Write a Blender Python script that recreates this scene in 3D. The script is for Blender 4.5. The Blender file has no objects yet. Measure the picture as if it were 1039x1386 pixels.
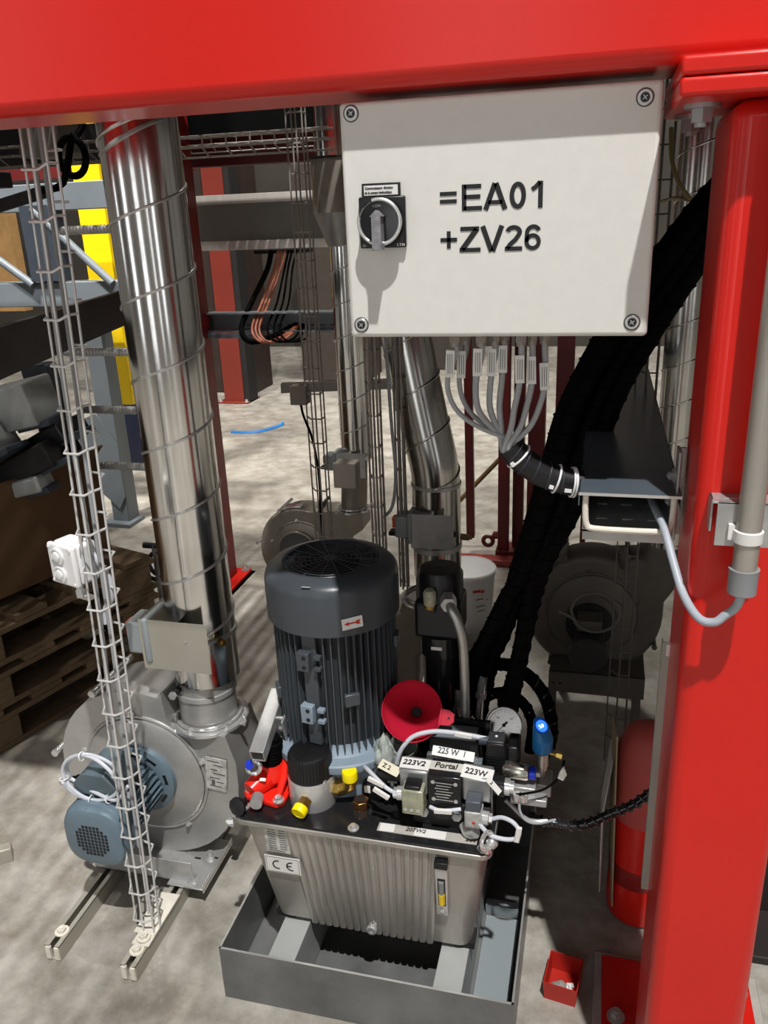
import bpy, math, random
from mathutils import Vector, Matrix
V = Vector
random.seed(7)
C = bpy.context.scene.collection
S = bpy.context.scene
PI = math.pi

# ---------------------------------------------------------------- camera
cam_data = bpy.data.cameras.new('camera')
cam_data.sensor_fit = 'VERTICAL'
cam_data.sensor_height = 24.0
cam_data.lens = 24.0 * 1110.0 / 1386.0
cam_data.clip_start = 0.05
cam = bpy.data.objects.new('camera', cam_data)
C.objects.link(cam)
yaw, pitch, roll = math.radians(15), math.radians(20), math.radians(2.4)
fw = V((-math.sin(yaw)*math.cos(pitch), math.cos(yaw)*math.cos(pitch), -math.sin(pitch)))
r0 = V((math.cos(yaw), math.sin(yaw), 0)); u0 = r0.cross(fw)
RT = r0*math.cos(roll) - u0*math.sin(roll)
UP = u0*math.cos(roll) + r0*math.sin(roll)
M = Matrix((RT, UP, -fw)).transposed().to_4x4()
M.translation = V((0, 0, 1.5))
cam.matrix_world = M
S.camera = cam

# ---------------------------------------------------------------- light
S.view_settings.view_transform = 'Standard'
S.view_settings.look = 'None'
S.view_settings.gamma = 1.0
S.view_settings.use_curve_mapping = False
S.view_settings.exposure = 0.0
world = bpy.data.worlds.new('hall_air')
S.world = world
world.use_nodes = True
world.node_tree.nodes['Background'].inputs[0].default_value = (1.0, 0.97, 0.92, 1)
world.node_tree.nodes['Background'].inputs[1].default_value = 0.016

def lamp(name, loc, target, energy, size, color=(1, 0.96, 0.9), kind='AREA', sy=None):
    d = bpy.data.lights.new(name, kind)
    d.energy = energy; d.color = color
    if kind == 'AREA':
        d.shape = 'RECTANGLE'; d.size = size; d.size_y = sy or size
    else:
        d.shadow_soft_size = size
    o = bpy.data.objects.new(name, d); C.objects.link(o)
    o.location = loc
    o.rotation_euler = (V(target) - V(loc)).to_track_quat('-Z', 'Y').to_euler()
    return o
lamp('hall_or_fill_lamp', (1.1, -1.75, 8.0), (-0.4, 1.2, 0.5), 800, 0.11, color=(1, 0.985, 0.965))
lamp('hall_or_fill_lamp', (-1.5, 2.7, 7.8), (-1.5, 2.6, 0), 1000, 0.06, kind='POINT')
lamp('hall_or_fill_lamp', (-1.0, 6.5, 7.8), (-1.0, 6.5, 0), 430, 1.2)
rack_fill = lamp('hall_or_fill_lamp', (-3.2, 0.9, 7.8), (-2.8, 3.7, 1.3), 75, 0.4)  # fill light added to brighten the rack and yellow column
rack_fill.data.spread = math.radians(50)
lamp('hall_or_fill_lamp', (-5.0, 5.0, 7.8), (-5.0, 5.0, 0), 120, 1.2)

# ---------------------------------------------------------------- materials
def mat(name, color, rough=0.5, metal=0.0, var=0.0, scale=12.0, bump=0.0, color2=None, spec=0.5,
        emit=None, estr=0.0, alpha=1.0, trans=0.0, coat=0.0, bscale=None, stretch=None, ior=1.45):
    m = bpy.data.materials.new(name)
    m.use_nodes = True
    nt = m.node_tree; b = nt.nodes['Principled BSDF']
    c = tuple(color) + (1,)
    b.inputs['Base Color'].default_value = c
    b.inputs['Roughness'].default_value = rough
    b.inputs['Metallic'].default_value = metal
    b.inputs['Specular IOR Level'].default_value = spec
    b.inputs['Coat Weight'].default_value = coat
    b.inputs['IOR'].default_value = ior
    b.inputs['Transmission Weight'].default_value = trans
    if alpha < 1: b.inputs['Alpha'].default_value = alpha
    if emit:
        b.inputs['Emission Color'].default_value = tuple(emit)+(1,)
        b.inputs['Emission Strength'].default_value = estr
    if var or bump or color2:
        tc = nt.nodes.new('ShaderNodeTexCoord')
        mp = nt.nodes.new('ShaderNodeMapping')
        if stretch: mp.inputs['Scale'].default_value = stretch
        nt.links.new(tc.outputs['Object'], mp.inputs['Vector'])
        n = nt.nodes.new('ShaderNodeTexNoise')
        n.inputs['Scale'].default_value = scale; n.inputs['Detail'].default_value = 6
        n.inputs['Roughness'].default_value = 0.6
        nt.links.new(mp.outputs['Vector'], n.inputs['Vector'])
        r = nt.nodes.new('ShaderNodeValToRGB')
        c2 = color2 or tuple(max(0, x*(1-var)) for x in color)
        c1 = color if color2 else tuple(min(1, x*(1+var*0.5)) for x in color)
        r.color_ramp.elements[0].position = 0.32; r.color_ramp.elements[0].color = tuple(c2)+(1,)
        r.color_ramp.elements[1].position = 0.68; r.color_ramp.elements[1].color = tuple(c1)+(1,)
        nt.links.new(n.outputs['Fac'], r.inputs['Fac'])
        nt.links.new(r.outputs['Color'], b.inputs['Base Color'])
        if bump:
            n2 = nt.nodes.new('ShaderNodeTexNoise')
            n2.inputs['Scale'].default_value = bscale or scale*6; n2.inputs['Detail'].default_value = 4
            nt.links.new(mp.outputs['Vector'], n2.inputs['Vector'])
            bp = nt.nodes.new('ShaderNodeBump')
            bp.inputs['Strength'].default_value = bump; bp.inputs['Distance'].default_value = 0.004
            nt.links.new(n2.outputs['Fac'], bp.inputs['Height'])
            nt.links.new(bp.outputs['Normal'], b.inputs['Normal'])
    return m

red = mat('red_paint', (0.62, 0.013, 0.007), 0.30, var=0.06, scale=3, spec=0.5)
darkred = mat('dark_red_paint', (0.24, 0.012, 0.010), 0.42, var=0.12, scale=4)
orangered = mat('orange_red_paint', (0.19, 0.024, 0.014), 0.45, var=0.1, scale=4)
galv = mat('galvanised_steel', (0.78, 0.775, 0.755), 0.15, 1.0, var=0.10, scale=7, bump=0.006, bscale=12)
galv_dull = mat('dull_galvanised_steel', (0.46, 0.46, 0.455), 0.38, 0.55, var=0.25, scale=14, bump=0.03)
zinc = mat('zinc_plated_wire', (0.72, 0.72, 0.71), 0.35, 0.45, var=0.06, scale=20)
zinc_grey = mat('dulled_zinc_wire', (0.33, 0.30, 0.27), 0.5, 0.4, var=0.15, scale=20)
chrome = mat('bright_plated_steel', (0.72, 0.72, 0.71), 0.2, 0.75)
castal = mat('cast_aluminium', (0.46, 0.455, 0.44), 0.36, 0.55, var=0.18, scale=9, bump=0.08, bscale=160)
castdark = mat('dark_cast_aluminium', (0.30, 0.27, 0.23), 0.5, 0.6, var=0.2, scale=9, bump=0.05)  # darker and browner version of the cast aluminium
tankal = mat('tank_aluminium', (0.44, 0.42, 0.385), 0.42, 0.7, var=0.28, scale=10, bump=0.05, stretch=(1, 1, 0.35))
brushed = mat('brushed_aluminium', (0.62, 0.62, 0.61), 0.28, 0.65, var=0.08, scale=30, stretch=(1, 1, 8))
platewhite = mat('beige_plate', (0.42, 0.40, 0.34), 0.5, 0.35, var=0.05)
cabinet = mat('light_grey_powder_coat', (0.66, 0.65, 0.61), 0.42, var=0.03, scale=60, bump=0.05, bscale=500)
black = mat('black_plastic', (0.008, 0.008, 0.009), 0.38, var=0.2)
blackrub = mat('black_rubber', (0.0025, 0.0025, 0.0025), 0.7, var=0.3, scale=30, spec=0.06)
blackgloss = mat('black_lacquer', (0.014, 0.014, 0.015), 0.16, var=0.2, scale=4)
blackmatt = mat('black_matt_steel', (0.012, 0.011, 0.011), 0.7, var=0.2)
ink = mat('black_ink', (0.010, 0.010, 0.012), 0.5)
greyink = mat('grey_ink', (0.10, 0.10, 0.10), 0.5)
redink = mat('red_ink', (0.55, 0.03, 0.01), 0.5)
white = mat('white_plastic', (0.78, 0.78, 0.78), 0.4, var=0.03)
offwhite = mat('off_white_rubber_trim', (0.70, 0.66, 0.57), 0.6, var=0.08, scale=80, bump=0.2)
labelw = mat('white_label_film', (0.72, 0.71, 0.68), 0.4, var=0.06, scale=30)
labeldirty = mat('smudged_label', (0.50, 0.49, 0.46), 0.4, var=0.4, scale=60)
clearfilm = mat('greyish_clear_tape', (0.42, 0.40, 0.36), 0.25, var=0.15, scale=30)
cablegrey = mat('grey_cable_sheath', (0.33, 0.345, 0.36), 0.42, var=0.05)
cablelight = mat('light_grey_cable_sheath', (0.55, 0.57, 0.62), 0.4, var=0.05)
motorgrey = mat('slate_grey_enamel', (0.055, 0.064, 0.074), 0.34, var=0.12, scale=6)
motorblue = mat('blue_grey_enamel', (0.13, 0.185, 0.225), 0.38, var=0.10, scale=8)
motorlight = mat('pale_slate_casting', (0.22, 0.28, 0.34), 0.45, var=0.12, scale=15)
pumpred = mat('bright_red_casting', (0.80, 0.02, 0.010), 0.28, var=0.06, bump=0.04)
funnelred = mat('red_funnel_plastic', (0.46, 0.012, 0.035), 0.35, var=0.05)
yellowcap = mat('yellow_plastic_cap', (0.90, 0.72, 0.0), 0.35)
yellowpaint = mat('yellow_paint', (1.0, 0.66, 0.0), 0.5, var=0.08, scale=8)
brass = mat('brass', (0.62, 0.42, 0.12), 0.28, 1.0, var=0.1)
copper = mat('coppered_brass', (0.62, 0.30, 0.12), 0.3, 1.0, var=0.15, scale=40)
traysteel = mat('grey_painted_sheet', (0.17, 0.172, 0.168), 0.35, 0.2, var=0.35, scale=7, bump=0.02)
blockgrey = mat('grey_painted_block', (0.33, 0.34, 0.33), 0.5, var=0.08)
steelgrey = mat('slate_painted_steel', (0.155, 0.18, 0.20), 0.45, var=0.12, scale=5)
steeldark = mat('dark_slate_steel', (0.035, 0.045, 0.06), 0.5, var=0.15)
browndark = mat('dark_brown_steel', (0.022, 0.016, 0.014), 0.6, var=0.15)
panelgrey = mat('grey_panel_paint', (0.24, 0.23, 0.205), 0.6, var=0.08)
alubar = mat('pale_aluminium_bar', (0.70, 0.66, 0.60), 0.45, 0.3, var=0.18, scale=9, stretch=(1, 0.2, 0.2))
cardboard = mat('brown_cardboard', (0.11, 0.057, 0.024), 0.85, var=0.12, scale=4)
wood = mat('pallet_wood', (0.15, 0.10, 0.055), 0.8, var=0.25, scale=8, stretch=(1, 6, 6))
dampergrey = mat('light_grey_actuator_plastic', (0.27, 0.30, 0.31), 0.45, var=0.05)
orange = mat('orange_plastic', (0.75, 0.11, 0.03), 0.4)
blue = mat('blue_plastic', (0.02, 0.18, 0.45), 0.35)
bluecap = mat('blue_cap', (0.01, 0.04, 0.65), 0.3)
bluestrap = mat('blue_strap', (0.03, 0.20, 0.55), 0.5)
led = mat('blue_display', (0.0, 0.03, 0.4), 0.3, emit=(0.02, 0.10, 1.0), estr=3.0)
ledw = mat('display_digits', (0.3, 0.5, 0.9), 0.3, emit=(0.35, 0.6, 1.0), estr=5.0)
gaugeface = mat('gauge_dial', (0.62, 0.56, 0.52), 0.5)
clear = mat('clear_plastic', (0.75, 0.78, 0.74), 0.08, trans=0.75, var=0.1, scale=30)
smoke = mat('yellowed_clear_plastic', (0.50, 0.50, 0.36), 0.18, trans=0.35, var=0.3, scale=60)
bagm = mat('crumpled_clear_bag', (0.60, 0.66, 0.60), 0.15, trans=0.45, var=0.3, scale=18, bump=0.5, bscale=60)
oil = mat('yellow_oil', (0.72, 0.50, 0.02), 0.2)
grout = mat('pale_grout', (0.42, 0.40, 0.36), 0.8, var=0.2, scale=20, bump=0.2)
copperwire = mat('salmon_wire', (0.50, 0.16, 0.09), 0.5)
bucketw = mat('white_bucket_plastic', (0.62, 0.63, 0.64), 0.45, var=0.04)
paper = mat('white_paper', (0.60, 0.58, 0.56), 0.7)
sheetblue = mat('blue_grey_cover_sheet', (0.10, 0.125, 0.15), 0.25, 0.25, var=0.2, scale=5)
bronze = mat('brown_rod', (0.16, 0.10, 0.045), 0.5, var=0.1)

# concrete floor
conc = mat('worn_concrete', (0.50, 0.475, 0.425), 0.5, bump=0.12, scale=1.3, bscale=40,
           color2=(0.27, 0.25, 0.22))
nt = conc.node_tree
bs = nt.nodes['Principled BSDF']
tc = nt.nodes.new('ShaderNodeTexCoord')
n = nt.nodes.new('ShaderNodeTexNoise'); n.inputs['Scale'].default_value = 9; n.inputs['Detail'].default_value = 8
n.inputs['Roughness'].default_value = 0.7
nt.links.new(tc.outputs['Object'], n.inputs['Vector'])
rr = nt.nodes.new('ShaderNodeValToRGB')
rr.color_ramp.elements[0].position = 0.36; rr.color_ramp.elements[0].color = (0.58, 0.555, 0.51, 1)
rr.color_ramp.elements[1].position = 0.62; rr.color_ramp.elements[1].color = (1.0, 1.0, 1.0, 1)
nt.links.new(n.outputs['Fac'], rr.inputs['Fac'])
mx = nt.nodes.new('ShaderNodeMixRGB'); mx.blend_type = 'MULTIPLY'; mx.inputs[0].default_value = 1
old = bs.inputs['Base Color'].links[0].from_socket
nt.links.new(old, mx.inputs[1]); nt.links.new(rr.outputs['Color'], mx.inputs[2])
nt.links.new(mx.outputs['Color'], bs.inputs['Base Color'])
rg = nt.nodes.new('ShaderNodeMapRange')
rg.inputs['To Min'].default_value = 0.32; rg.inputs['To Max'].default_value = 0.62
nt.links.new(n.outputs['Fac'], rg.inputs['Value']); nt.links.new(rg.outputs['Result'], bs.inputs['Roughness'])

# ---------------------------------------------------------------- mesh helpers
def frame(d):
    d = V(d).normalized()
    a = V((0, 0, 1)) if abs(d.z) < 0.9 else V((1, 0, 0))
    x = a.cross(d).normalized(); y = d.cross(x)
    return x, y, d

class MB:
    def __init__(s): s.v = []; s.f = []
    def add(s, vs, fs):
        o = len(s.v); s.v += [V(p) for p in vs]; s.f += [tuple(i+o for i in f) for f in fs]; return s
    def box(s, x0, x1, y0, y1, z0, z1):
        return s.add([(x, y, z) for z in (z0, z1) for y in (y0, y1) for x in (x0, x1)],
                     [(0, 2, 3, 1), (4, 5, 7, 6), (0, 1, 5, 4), (2, 6, 7, 3), (0, 4, 6, 2), (1, 3, 7, 5)])
    def obox(s, c, size, ax, ay=None):
        # oriented box: ax = direction of its x side, ay of its y side
        ax = V(ax).normalized()
        ay = V(ay).normalized() if ay else frame(ax)[1]
        az = ax.cross(ay).normalized(); ay = az.cross(ax)
        h = [q/2 for q in size]; c = V(c)
        return s.add([c+ax*i*h[0]+ay*j*h[1]+az*k*h[2] for k in (-1, 1) for j in (-1, 1) for i in (-1, 1)],
                     [(0, 2, 3, 1), (4, 5, 7, 6), (0, 1, 5, 4), (2, 6, 7, 3), (0, 4, 6, 2), (1, 3, 7, 5)])
    def cyl(s, p0, p1, r, r1=None, n=20, caps=True):
        p0, p1 = V(p0), V(p1); r1 = r if r1 is None else r1
        x, y, d = frame(p1-p0)
        vs = [p+(x*math.cos(2*PI*i/n)+y*math.sin(2*PI*i/n))*q for p, q in ((p0, r), (p1, r1)) for i in range(n)]
        fs = [(i, (i+1) % n, n+(i+1) % n, n+i) for i in range(n)]
        if caps: fs += [tuple(range(n-1, -1, -1)), tuple(range(n, 2*n))]
        return s.add(vs, fs)
    def lathe(s, base, d, prof, n=28, a0=0, a1=2*PI):
        # prof: (radius, height) list along direction d
        x, y, d = frame(d); base = V(base); m = len(prof)
        full = abs(a1-a0-2*PI) < 1e-6
        k = n if full else n+1
        vs = []
        for r, h in prof:
            for i in range(k):
                a = a0+(a1-a0)*i/n
                vs.append(base+d*h+(x*math.cos(a)+y*math.sin(a))*r)
        fs = []
        for j in range(m-1):
            for i in range(n):
                i2 = (i+1) % k
                fs.append((j*k+i, j*k+i2, (j+1)*k+i2, (j+1)*k+i))
        if full:
            if prof[0][0] > 1e-6: fs.append(tuple(range(k-1, -1, -1)))
            if prof[-1][0] > 1e-6: fs.append(tuple(range((m-1)*k, m*k)))
        return s.add(vs, fs)
    def tube(s, pts, r, n=10, caps=True, flat=None):
        pts = [V(p) for p in pts]; m = len(pts)
        rs = r if isinstance(r, (list, tuple)) else [r]*m
        d0 = (pts[1]-pts[0]).normalized(); x, y, _ = frame(d0)
        vs = []
        for i, p in enumerate(pts):
            d = (pts[min(i+1, m-1)]-pts[max(i-1, 0)])
            if d.length < 1e-9: d = d0
            d.normalize()
            x = (x-d*x.dot(d)).normalized(); y = d.cross(x)
            vs += [p+(x*math.cos(2*PI*j/n)+y*math.sin(2*PI*j/n))*rs[i] for j in range(n)]
        fs = [(i*n+j, i*n+(j+1) % n, (i+1)*n+(j+1) % n, (i+1)*n+j) for i in range(m-1) for j in range(n)]
        if caps: fs += [tuple(range(n-1, -1, -1)), tuple(range((m-1)*n, m*n))]
        return s.add(vs, fs)
    def torus(s, c, d, R, r, n=32, k=8, a0=0, a1=2*PI):
        x, y, d = frame(d); c = V(c)
        full = abs(a1-a0-2*PI) < 1e-6; m = n if full else n+1
        vs = []
        for i in range(m):
            a = a0+(a1-a0)*i/n; u = x*math.cos(a)+y*math.sin(a)
            vs += [c+u*(R+r*math.cos(2*PI*j/k))+d*(r*math.sin(2*PI*j/k)) for j in range(k)]
        fs = [(i*k+j, ((i+1) % m)*k+j, ((i+1) % m)*k+(j+1) % k, i*k+(j+1) % k) for i in range(n) for j in range(k)]
        return s.add(vs, fs)
    def prism(s, poly, o, u, w, d, h):
        # polygon in plane (u,w) at o, extruded by h along d
        o, u, w, d = V(o), V(u), V(w), V(d); n = len(poly)
        vs = [o+u*a+w*b for a, b in poly]+[o+u*a+w*b+d*h for a, b in poly]
        fs = [tuple(range(n-1, -1, -1)), tuple(range(n, 2*n))]+[(i, (i+1) % n, n+(i+1) % n, n+i) for i in range(n)]
        return s.add(vs, fs)
    def hexnut(s, c, d, r, h, n=6): return s.cyl(V(c), V(c)+V(d).normalized()*h, r, n=n)
    def sphere(s, c, r, n=14, k=8, sc=(1, 1, 1)):
        c = V(c); vs = [c+V((0, 0, r*sc[2]))]
        for j in range(1, k):
            t = PI*j/k
            vs += [c+V((r*sc[0]*math.sin(t)*math.cos(2*PI*i/n), r*sc[1]*math.sin(t)*math.sin(2*PI*i/n), r*sc[2]*math.cos(t))) for i in range(n)]
        vs.append(c-V((0, 0, r*sc[2])))
        fs = [(0, 1+i, 1+(i+1) % n) for i in range(n)]
        for j in range(k-2):
            fs += [(1+j*n+i, 1+(j+1)*n+i, 1+(j+1)*n+(i+1) % n, 1+j*n+(i+1) % n) for i in range(n)]
        l = len(vs)-1
        fs += [(l, 1+(k-2)*n+(i+1) % n, 1+(k-2)*n+i) for i in range(n)]
        return s.add(vs, fs)

def smooth(pts, k=6):
    # Catmull-Rom through the points
    P = [V(p) for p in pts]; P = [P[0]*2-P[1]]+P+[P[-1]*2-P[-2]]
    out = []
    for i in range(1, len(P)-2):
        for j in range(k):
            t = j/k; a, b, c, d = P[i-1:i+3]
            out.append(0.5*((2*b)+(c-a)*t+(2*a-5*b+4*c-d)*t*t+(3*b-a-3*c+d)*t**3))
    out.append(P[-2]); return out

def coil_on(pts, R, pitch, per=14):
    # helix that winds round a path
    pts = [V(p) for p in pts]; L = [0]
    for a, b in zip(pts, pts[1:]): L.append(L[-1]+(b-a).length)
    x, y, _ = frame(pts[1]-pts[0]); out = []
    N = int(L[-1]/pitch*per)
    k = 0
    for i in range(N+1):
        s = L[-1]*i/N
        while k < len(pts)-2 and L[k+1] < s: k += 1
        t = (s-L[k])/max(1e-9, L[k+1]-L[k]); p = pts[k].lerp(pts[k+1], t)
        d = (pts[k+1]-pts[k]).normalized(); x = (x-d*x.dot(d)).normalized(); y = d.cross(x)
        a = 2*PI*s/pitch
        out.append(p+(x*math.cos(a)+y*math.sin(a))*R)
    return out

ORG = {}
def origin(o): return ORG.get(o.name, V((0, 0, 0)))
def link_mesh(name, me, m, parent=None, org=None, bevel=0.0, seg=2, angle=35):
    me.materials.append(m)
    me.update()
    for p in me.polygons: p.use_smooth = True
    me.set_sharp_from_angle(angle=math.radians(angle))
    o = bpy.data.objects.new(name, me); C.objects.link(o)
    if parent is not None:
        o.parent = parent; ORG[o.name] = org
    else:
        o.location = org; ORG[o.name] = V(org)
    if bevel:
        b = o.modifiers.new('edge', 'BEVEL'); b.width = bevel; b.segments = seg; b.limit_method = 'ANGLE'
        b.angle_limit = math.radians(40); b.harden_normals = False
    return o

def obj(name, mb, m, parent=None, bevel=0.0, seg=2, angle=35):
    if parent is not None: org = origin(parent)
    else:
        xs = [v.x for v in mb.v]; ys = [v.y for v in mb.v]; zs = [v.z for v in mb.v]
        org = V(((min(xs)+max(xs))/2, (min(ys)+max(ys))/2, min(zs)))
    me = bpy.data.meshes.new(name)
    me.from_pydata([v-org for v in mb.v], [], mb.f)
    return link_mesh(name, me, m, parent, org, bevel, seg, angle)

def tag(o, label, cat, group=None, kind=None):
    if label: o['label'] = label
    if cat: o['category'] = cat
    if group: o['group'] = group
    if kind: o['kind'] = kind
    return o
def lab(o, label): o['label'] = label; return o
def thing(name, label, cat, loc, group=None):
    o = bpy.data.objects.new(name, None); C.objects.link(o)
    o.empty_display_size = 0.05; o.location = loc; ORG[o.name] = V(loc)
    return tag(o, label, cat, group)
def struct(name, mb, m, **k):
    o = obj(name, mb, m, **k); o['kind'] = 'structure'; return o
def dup(root, loc, label=None, group=None):
    r = root.copy(); C.objects.link(r); r.location = loc; ORG[r.name] = V(loc)
    if label: r['label'] = label
    if group: r['group'] = group
    for ch in list(root.children):
        c = ch.copy(); C.objects.link(c); c.parent = r; ORG[c.name] = V(loc)
        for g in list(ch.children):
            d = g.copy(); C.objects.link(d); d.parent = c; ORG[d.name] = V(loc)
    return r
def same(name, src, parent, offset=(0, 0, 0), rot=None, about=None):
    # another piece with the same mesh, moved by offset (and turned about a point in parent space)
    o = src.copy(); o.name = name; C.objects.link(o); o.parent = parent; ORG[o.name] = origin(parent)
    if rot is not None:
        a = V(about)-origin(parent)
        Mx = Matrix.Translation(a) @ Matrix.Rotation(rot, 4, 'Z') @ Matrix.Translation(-a)
        o.matrix_basis = Matrix.Translation(V(offset)) @ Mx
    else: o.location = V(src.location)+V(offset)
    return o

def text(name, body, loc, xdir, ydir, size, m, parent, bold=0.0, depth=0.0004, sx=1.0, shear=0.0, align='LEFT'):
    cu = bpy.data.curves.new(name, 'FONT')
    cu.body = body; cu.size = size; cu.offset = bold; cu.extrude = depth; cu.shear = shear
    cu.align_x = align; cu.resolution_u = 3; cu.space_line = 1.0
    t = bpy.data.objects.new('tmp', cu); C.objects.link(t)
    bpy.context.view_layer.update()
    me = bpy.data.meshes.new_from_object(t.evaluated_get(bpy.context.evaluated_depsgraph_get()))
    bpy.data.objects.remove(t)
    x = V(xdir).normalized(); y = V(ydir).normalized(); z = x.cross(y)
    Mt = Matrix((x, y, z)).transposed().to_4x4(); Mt.translation = V(loc)-origin(parent)
    me.transform(Mt @ Matrix.Diagonal((sx, 1, 1, 1)))
    me.materials.clear()
    o = link_mesh(name, me, m, parent, origin(parent))
    return o
XD, YD, ZD = V((1, 0, 0)), V((0, 1, 0)), V((0, 0, 1))

def bolt(parent, c, d, r=0.006, h=0.006, m=None, name='bolt', washer=True):
    d = V(d).normalized(); c = V(c); b = MB()
    if washer: b.cyl(c, c+d*h*0.25, r*1.55, n=16)
    b.cyl(c+d*h*0.2, c+d*h, r, r*0.96, n=6)
    b.cyl(c+d*h, c+d*h*1.25, r*0.55, n=10)
    return obj(name, b, m or galv_dull, parent)

# ================================================================ the hall
struct('floor', MB().box(-10, 7, -5, 9.7, -0.12, 0), conc)
wallm = mat('dim_wall_paint', (0.050, 0.042, 0.034), 0.8, var=0.35, scale=0.8)
wallf = mat('grey_hall_wall', (0.16, 0.15, 0.14), 0.8, var=0.3, scale=0.6)
struct('wall_back', MB().box(-10, 7, 9.6, 9.75, 0, 7.5), wallm)
struct('wall_left', MB().box(-10.15, -10, -5, 9.7, 0, 7.5), wallf)
struct('wall_right', MB().box(7, 7.15, -5, 9.7, 0, 7.5), wallf)
struct('wall_front', MB().box(-10, 7, -5.15, -5, 0, 7.5), wallf)

glowm = mat('glow_panel_emission', (0.5, 0.52, 0.55), 0.3, emit=(0.95, 0.97, 1.0), estr=1.7)  # added glowing wall panels: bright streaks on the ducts, fill from the front
framem = mat('glow_panel_frame_grey', (0.2, 0.2, 0.2), 0.5)
for k, (x, w_, z0, z1) in enumerate(((-5.6, 1.5, 0.3, 5.5), (-1.0, 1.2, 0.3, 5.5), (2.2, 0.4, 0.3, 5.5), (5.0, 1.2, 0.3, 5.5))):
    wf = struct('glow_panel_%d' % (k+1), MB().box(x-w_/2-0.06, x+w_/2+0.06, -5.0, -4.96, z0-0.06, z1+0.06), framem)
    obj('pane', MB().box(x-w_/2, x+w_/2, -4.96, -4.95, z0, z1), glowm, wf)
for k, (y, w_) in enumerate(((-2.5, 0.8),)):
    wf = struct('glow_panel_%d' % (k+5), MB().box(-10.0, -9.96, y-w_/2-0.06, y+w_/2+0.06, 0.9, 5.56), framem)
    obj('pane', MB().box(-9.96, -9.95, y-w_/2, y+w_/2, 0.96, 5.5), glowm, wf)
# unseen decks added for shade, and grating, over the machine: solid to the right, open bars to the left
deck = tag(obj('shade_deck', MB().box(-0.72, 2.6, 0.99, 3.3, 1.97, 2.03), blackmatt), 'dark deck added for shade over the ducts behind the red beam', 'deck')
tag(obj('shade_deck', MB().box(-4.2, -1.79, 0.99, 2.9, 1.97, 2.03), blackmatt), 'dark deck added to shade the cardboard box and pallets', 'deck')
g = thing('floor_grating', 'open bar grating above the left duct behind the red beam', 'grating', (-1.25, 1.15, 1.96))
obj('frame', MB().box(-1.785, -0.73, 0.99, 1.02, 1.96, 2.02).box(-1.785, -0.73, 2.9, 2.93, 1.96, 2.02), blackmatt, g)
b0 = obj('bar', MB().box(-1.775, -1.758, 1.02, 2.9, 1.965, 2.020), blackmatt, g)
for i in range(1, 26): same('bar', b0, g, (i*0.040, 0, 0))

# ================================================================ red steel frame
beam = thing('steel_beam', 'bright red horizontal box beam across the top of the picture', 'beam', (0, 1.045, 1.63))
obj('beam_body', MB().box(-3.6, 1.9, 0.988, 1.125, 1.6325, 1.955), red, beam, bevel=0.016, seg=4)
post = thing('steel_post', 'bright red square steel post standing at the right edge', 'post', (0.19, 1.045, 0))
obj('column', MB().box(0.120, 0.257, 0.965, 1.125, 0.02, 1.594), red, post, bevel=0.018, seg=4)
for nm, z0 in (('top_plate', 1.594), ('top_plate', 1.6125)):
    obj(nm, MB().box(0.064, 0.40, 0.925, 1.165, z0, z0+0.0175), red, post, bevel=0.004, seg=3)
obj('base_plate', MB().box(0.068, 0.352, 0.80, 1.356, 0.010, 0.024), red, post, bevel=0.002)
for x, y in ((0.095, 1.03), (0.095, 1.215), (0.33, 1.32), (0.33, 0.85)): bolt(post, (x, y, 0.024), ZD, 0.011, 0.016, name='anchor_bolt')
bolt(post, (0.093, 1.0, 1.594), -ZD, 0.012, 0.018, name='bolt')
bolt(post, (0.093, 1.12, 1.594), -ZD, 0.012, 0.018, name='bolt')
tag(obj('grout_pad', MB().box(0.052, 0.372, 0.78, 1.376, 0, 0.010), grout, bevel=0.003), 'pale grout pad under the base plate of the red post', 'grout pad')

# ================================================================ control cabinet
cb = thing('control_cabinet', 'light grey steel control cabinet lettered =EA01 +ZV26 under the red beam', 'cabinet', (-0.1265, 1.10, 1.352))
obj('cabinet_body', MB().box(-0.302, 0.050, 1.032, 1.124, 1.357, 1.622), cabinet, cb, bevel=0.006, seg=3)
obj('cover', MB().box(-0.308, 0.055, 1.020, 1.036, 1.352, 1.623), cabinet, cb, bevel=0.0055, seg=4)
fy = 1.0198
for x, z in ((-0.293, 1.611), (0.036, 1.606), (-0.2925, 1.368), (0.037, 1.3685)):
    b = MB(); b.lathe((x, fy+0.0005, z), (0, -1, 0), [(0.0088, 0), (0.0088, 0.0008), (0.0074, 0.0022), (0.0056, 0.0022), (0.0052, 0.0008), (0, 0.0008)], 28)
    s = obj('corner_screw', b, brushed, cb)
    obj('recess', MB().torus((x, fy-0.0002, z), (0, 1, 0), 0.0088, 0.0007, 28, 6).cyl((x, fy-0.0012, z), (x, fy-0.0016, z), 0.0048, n=20), black, s)
    obj('slot', MB().obox((x, fy-0.0018, z), (0.006, 0.0006, 0.001), (0.8, 0, 0.6), (0, 1, 0)).obox((x, fy-0.0018, z), (0.006, 0.0006, 0.001), (-0.6, 0, 0.8), (0, 1, 0)), brushed, s)
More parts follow.
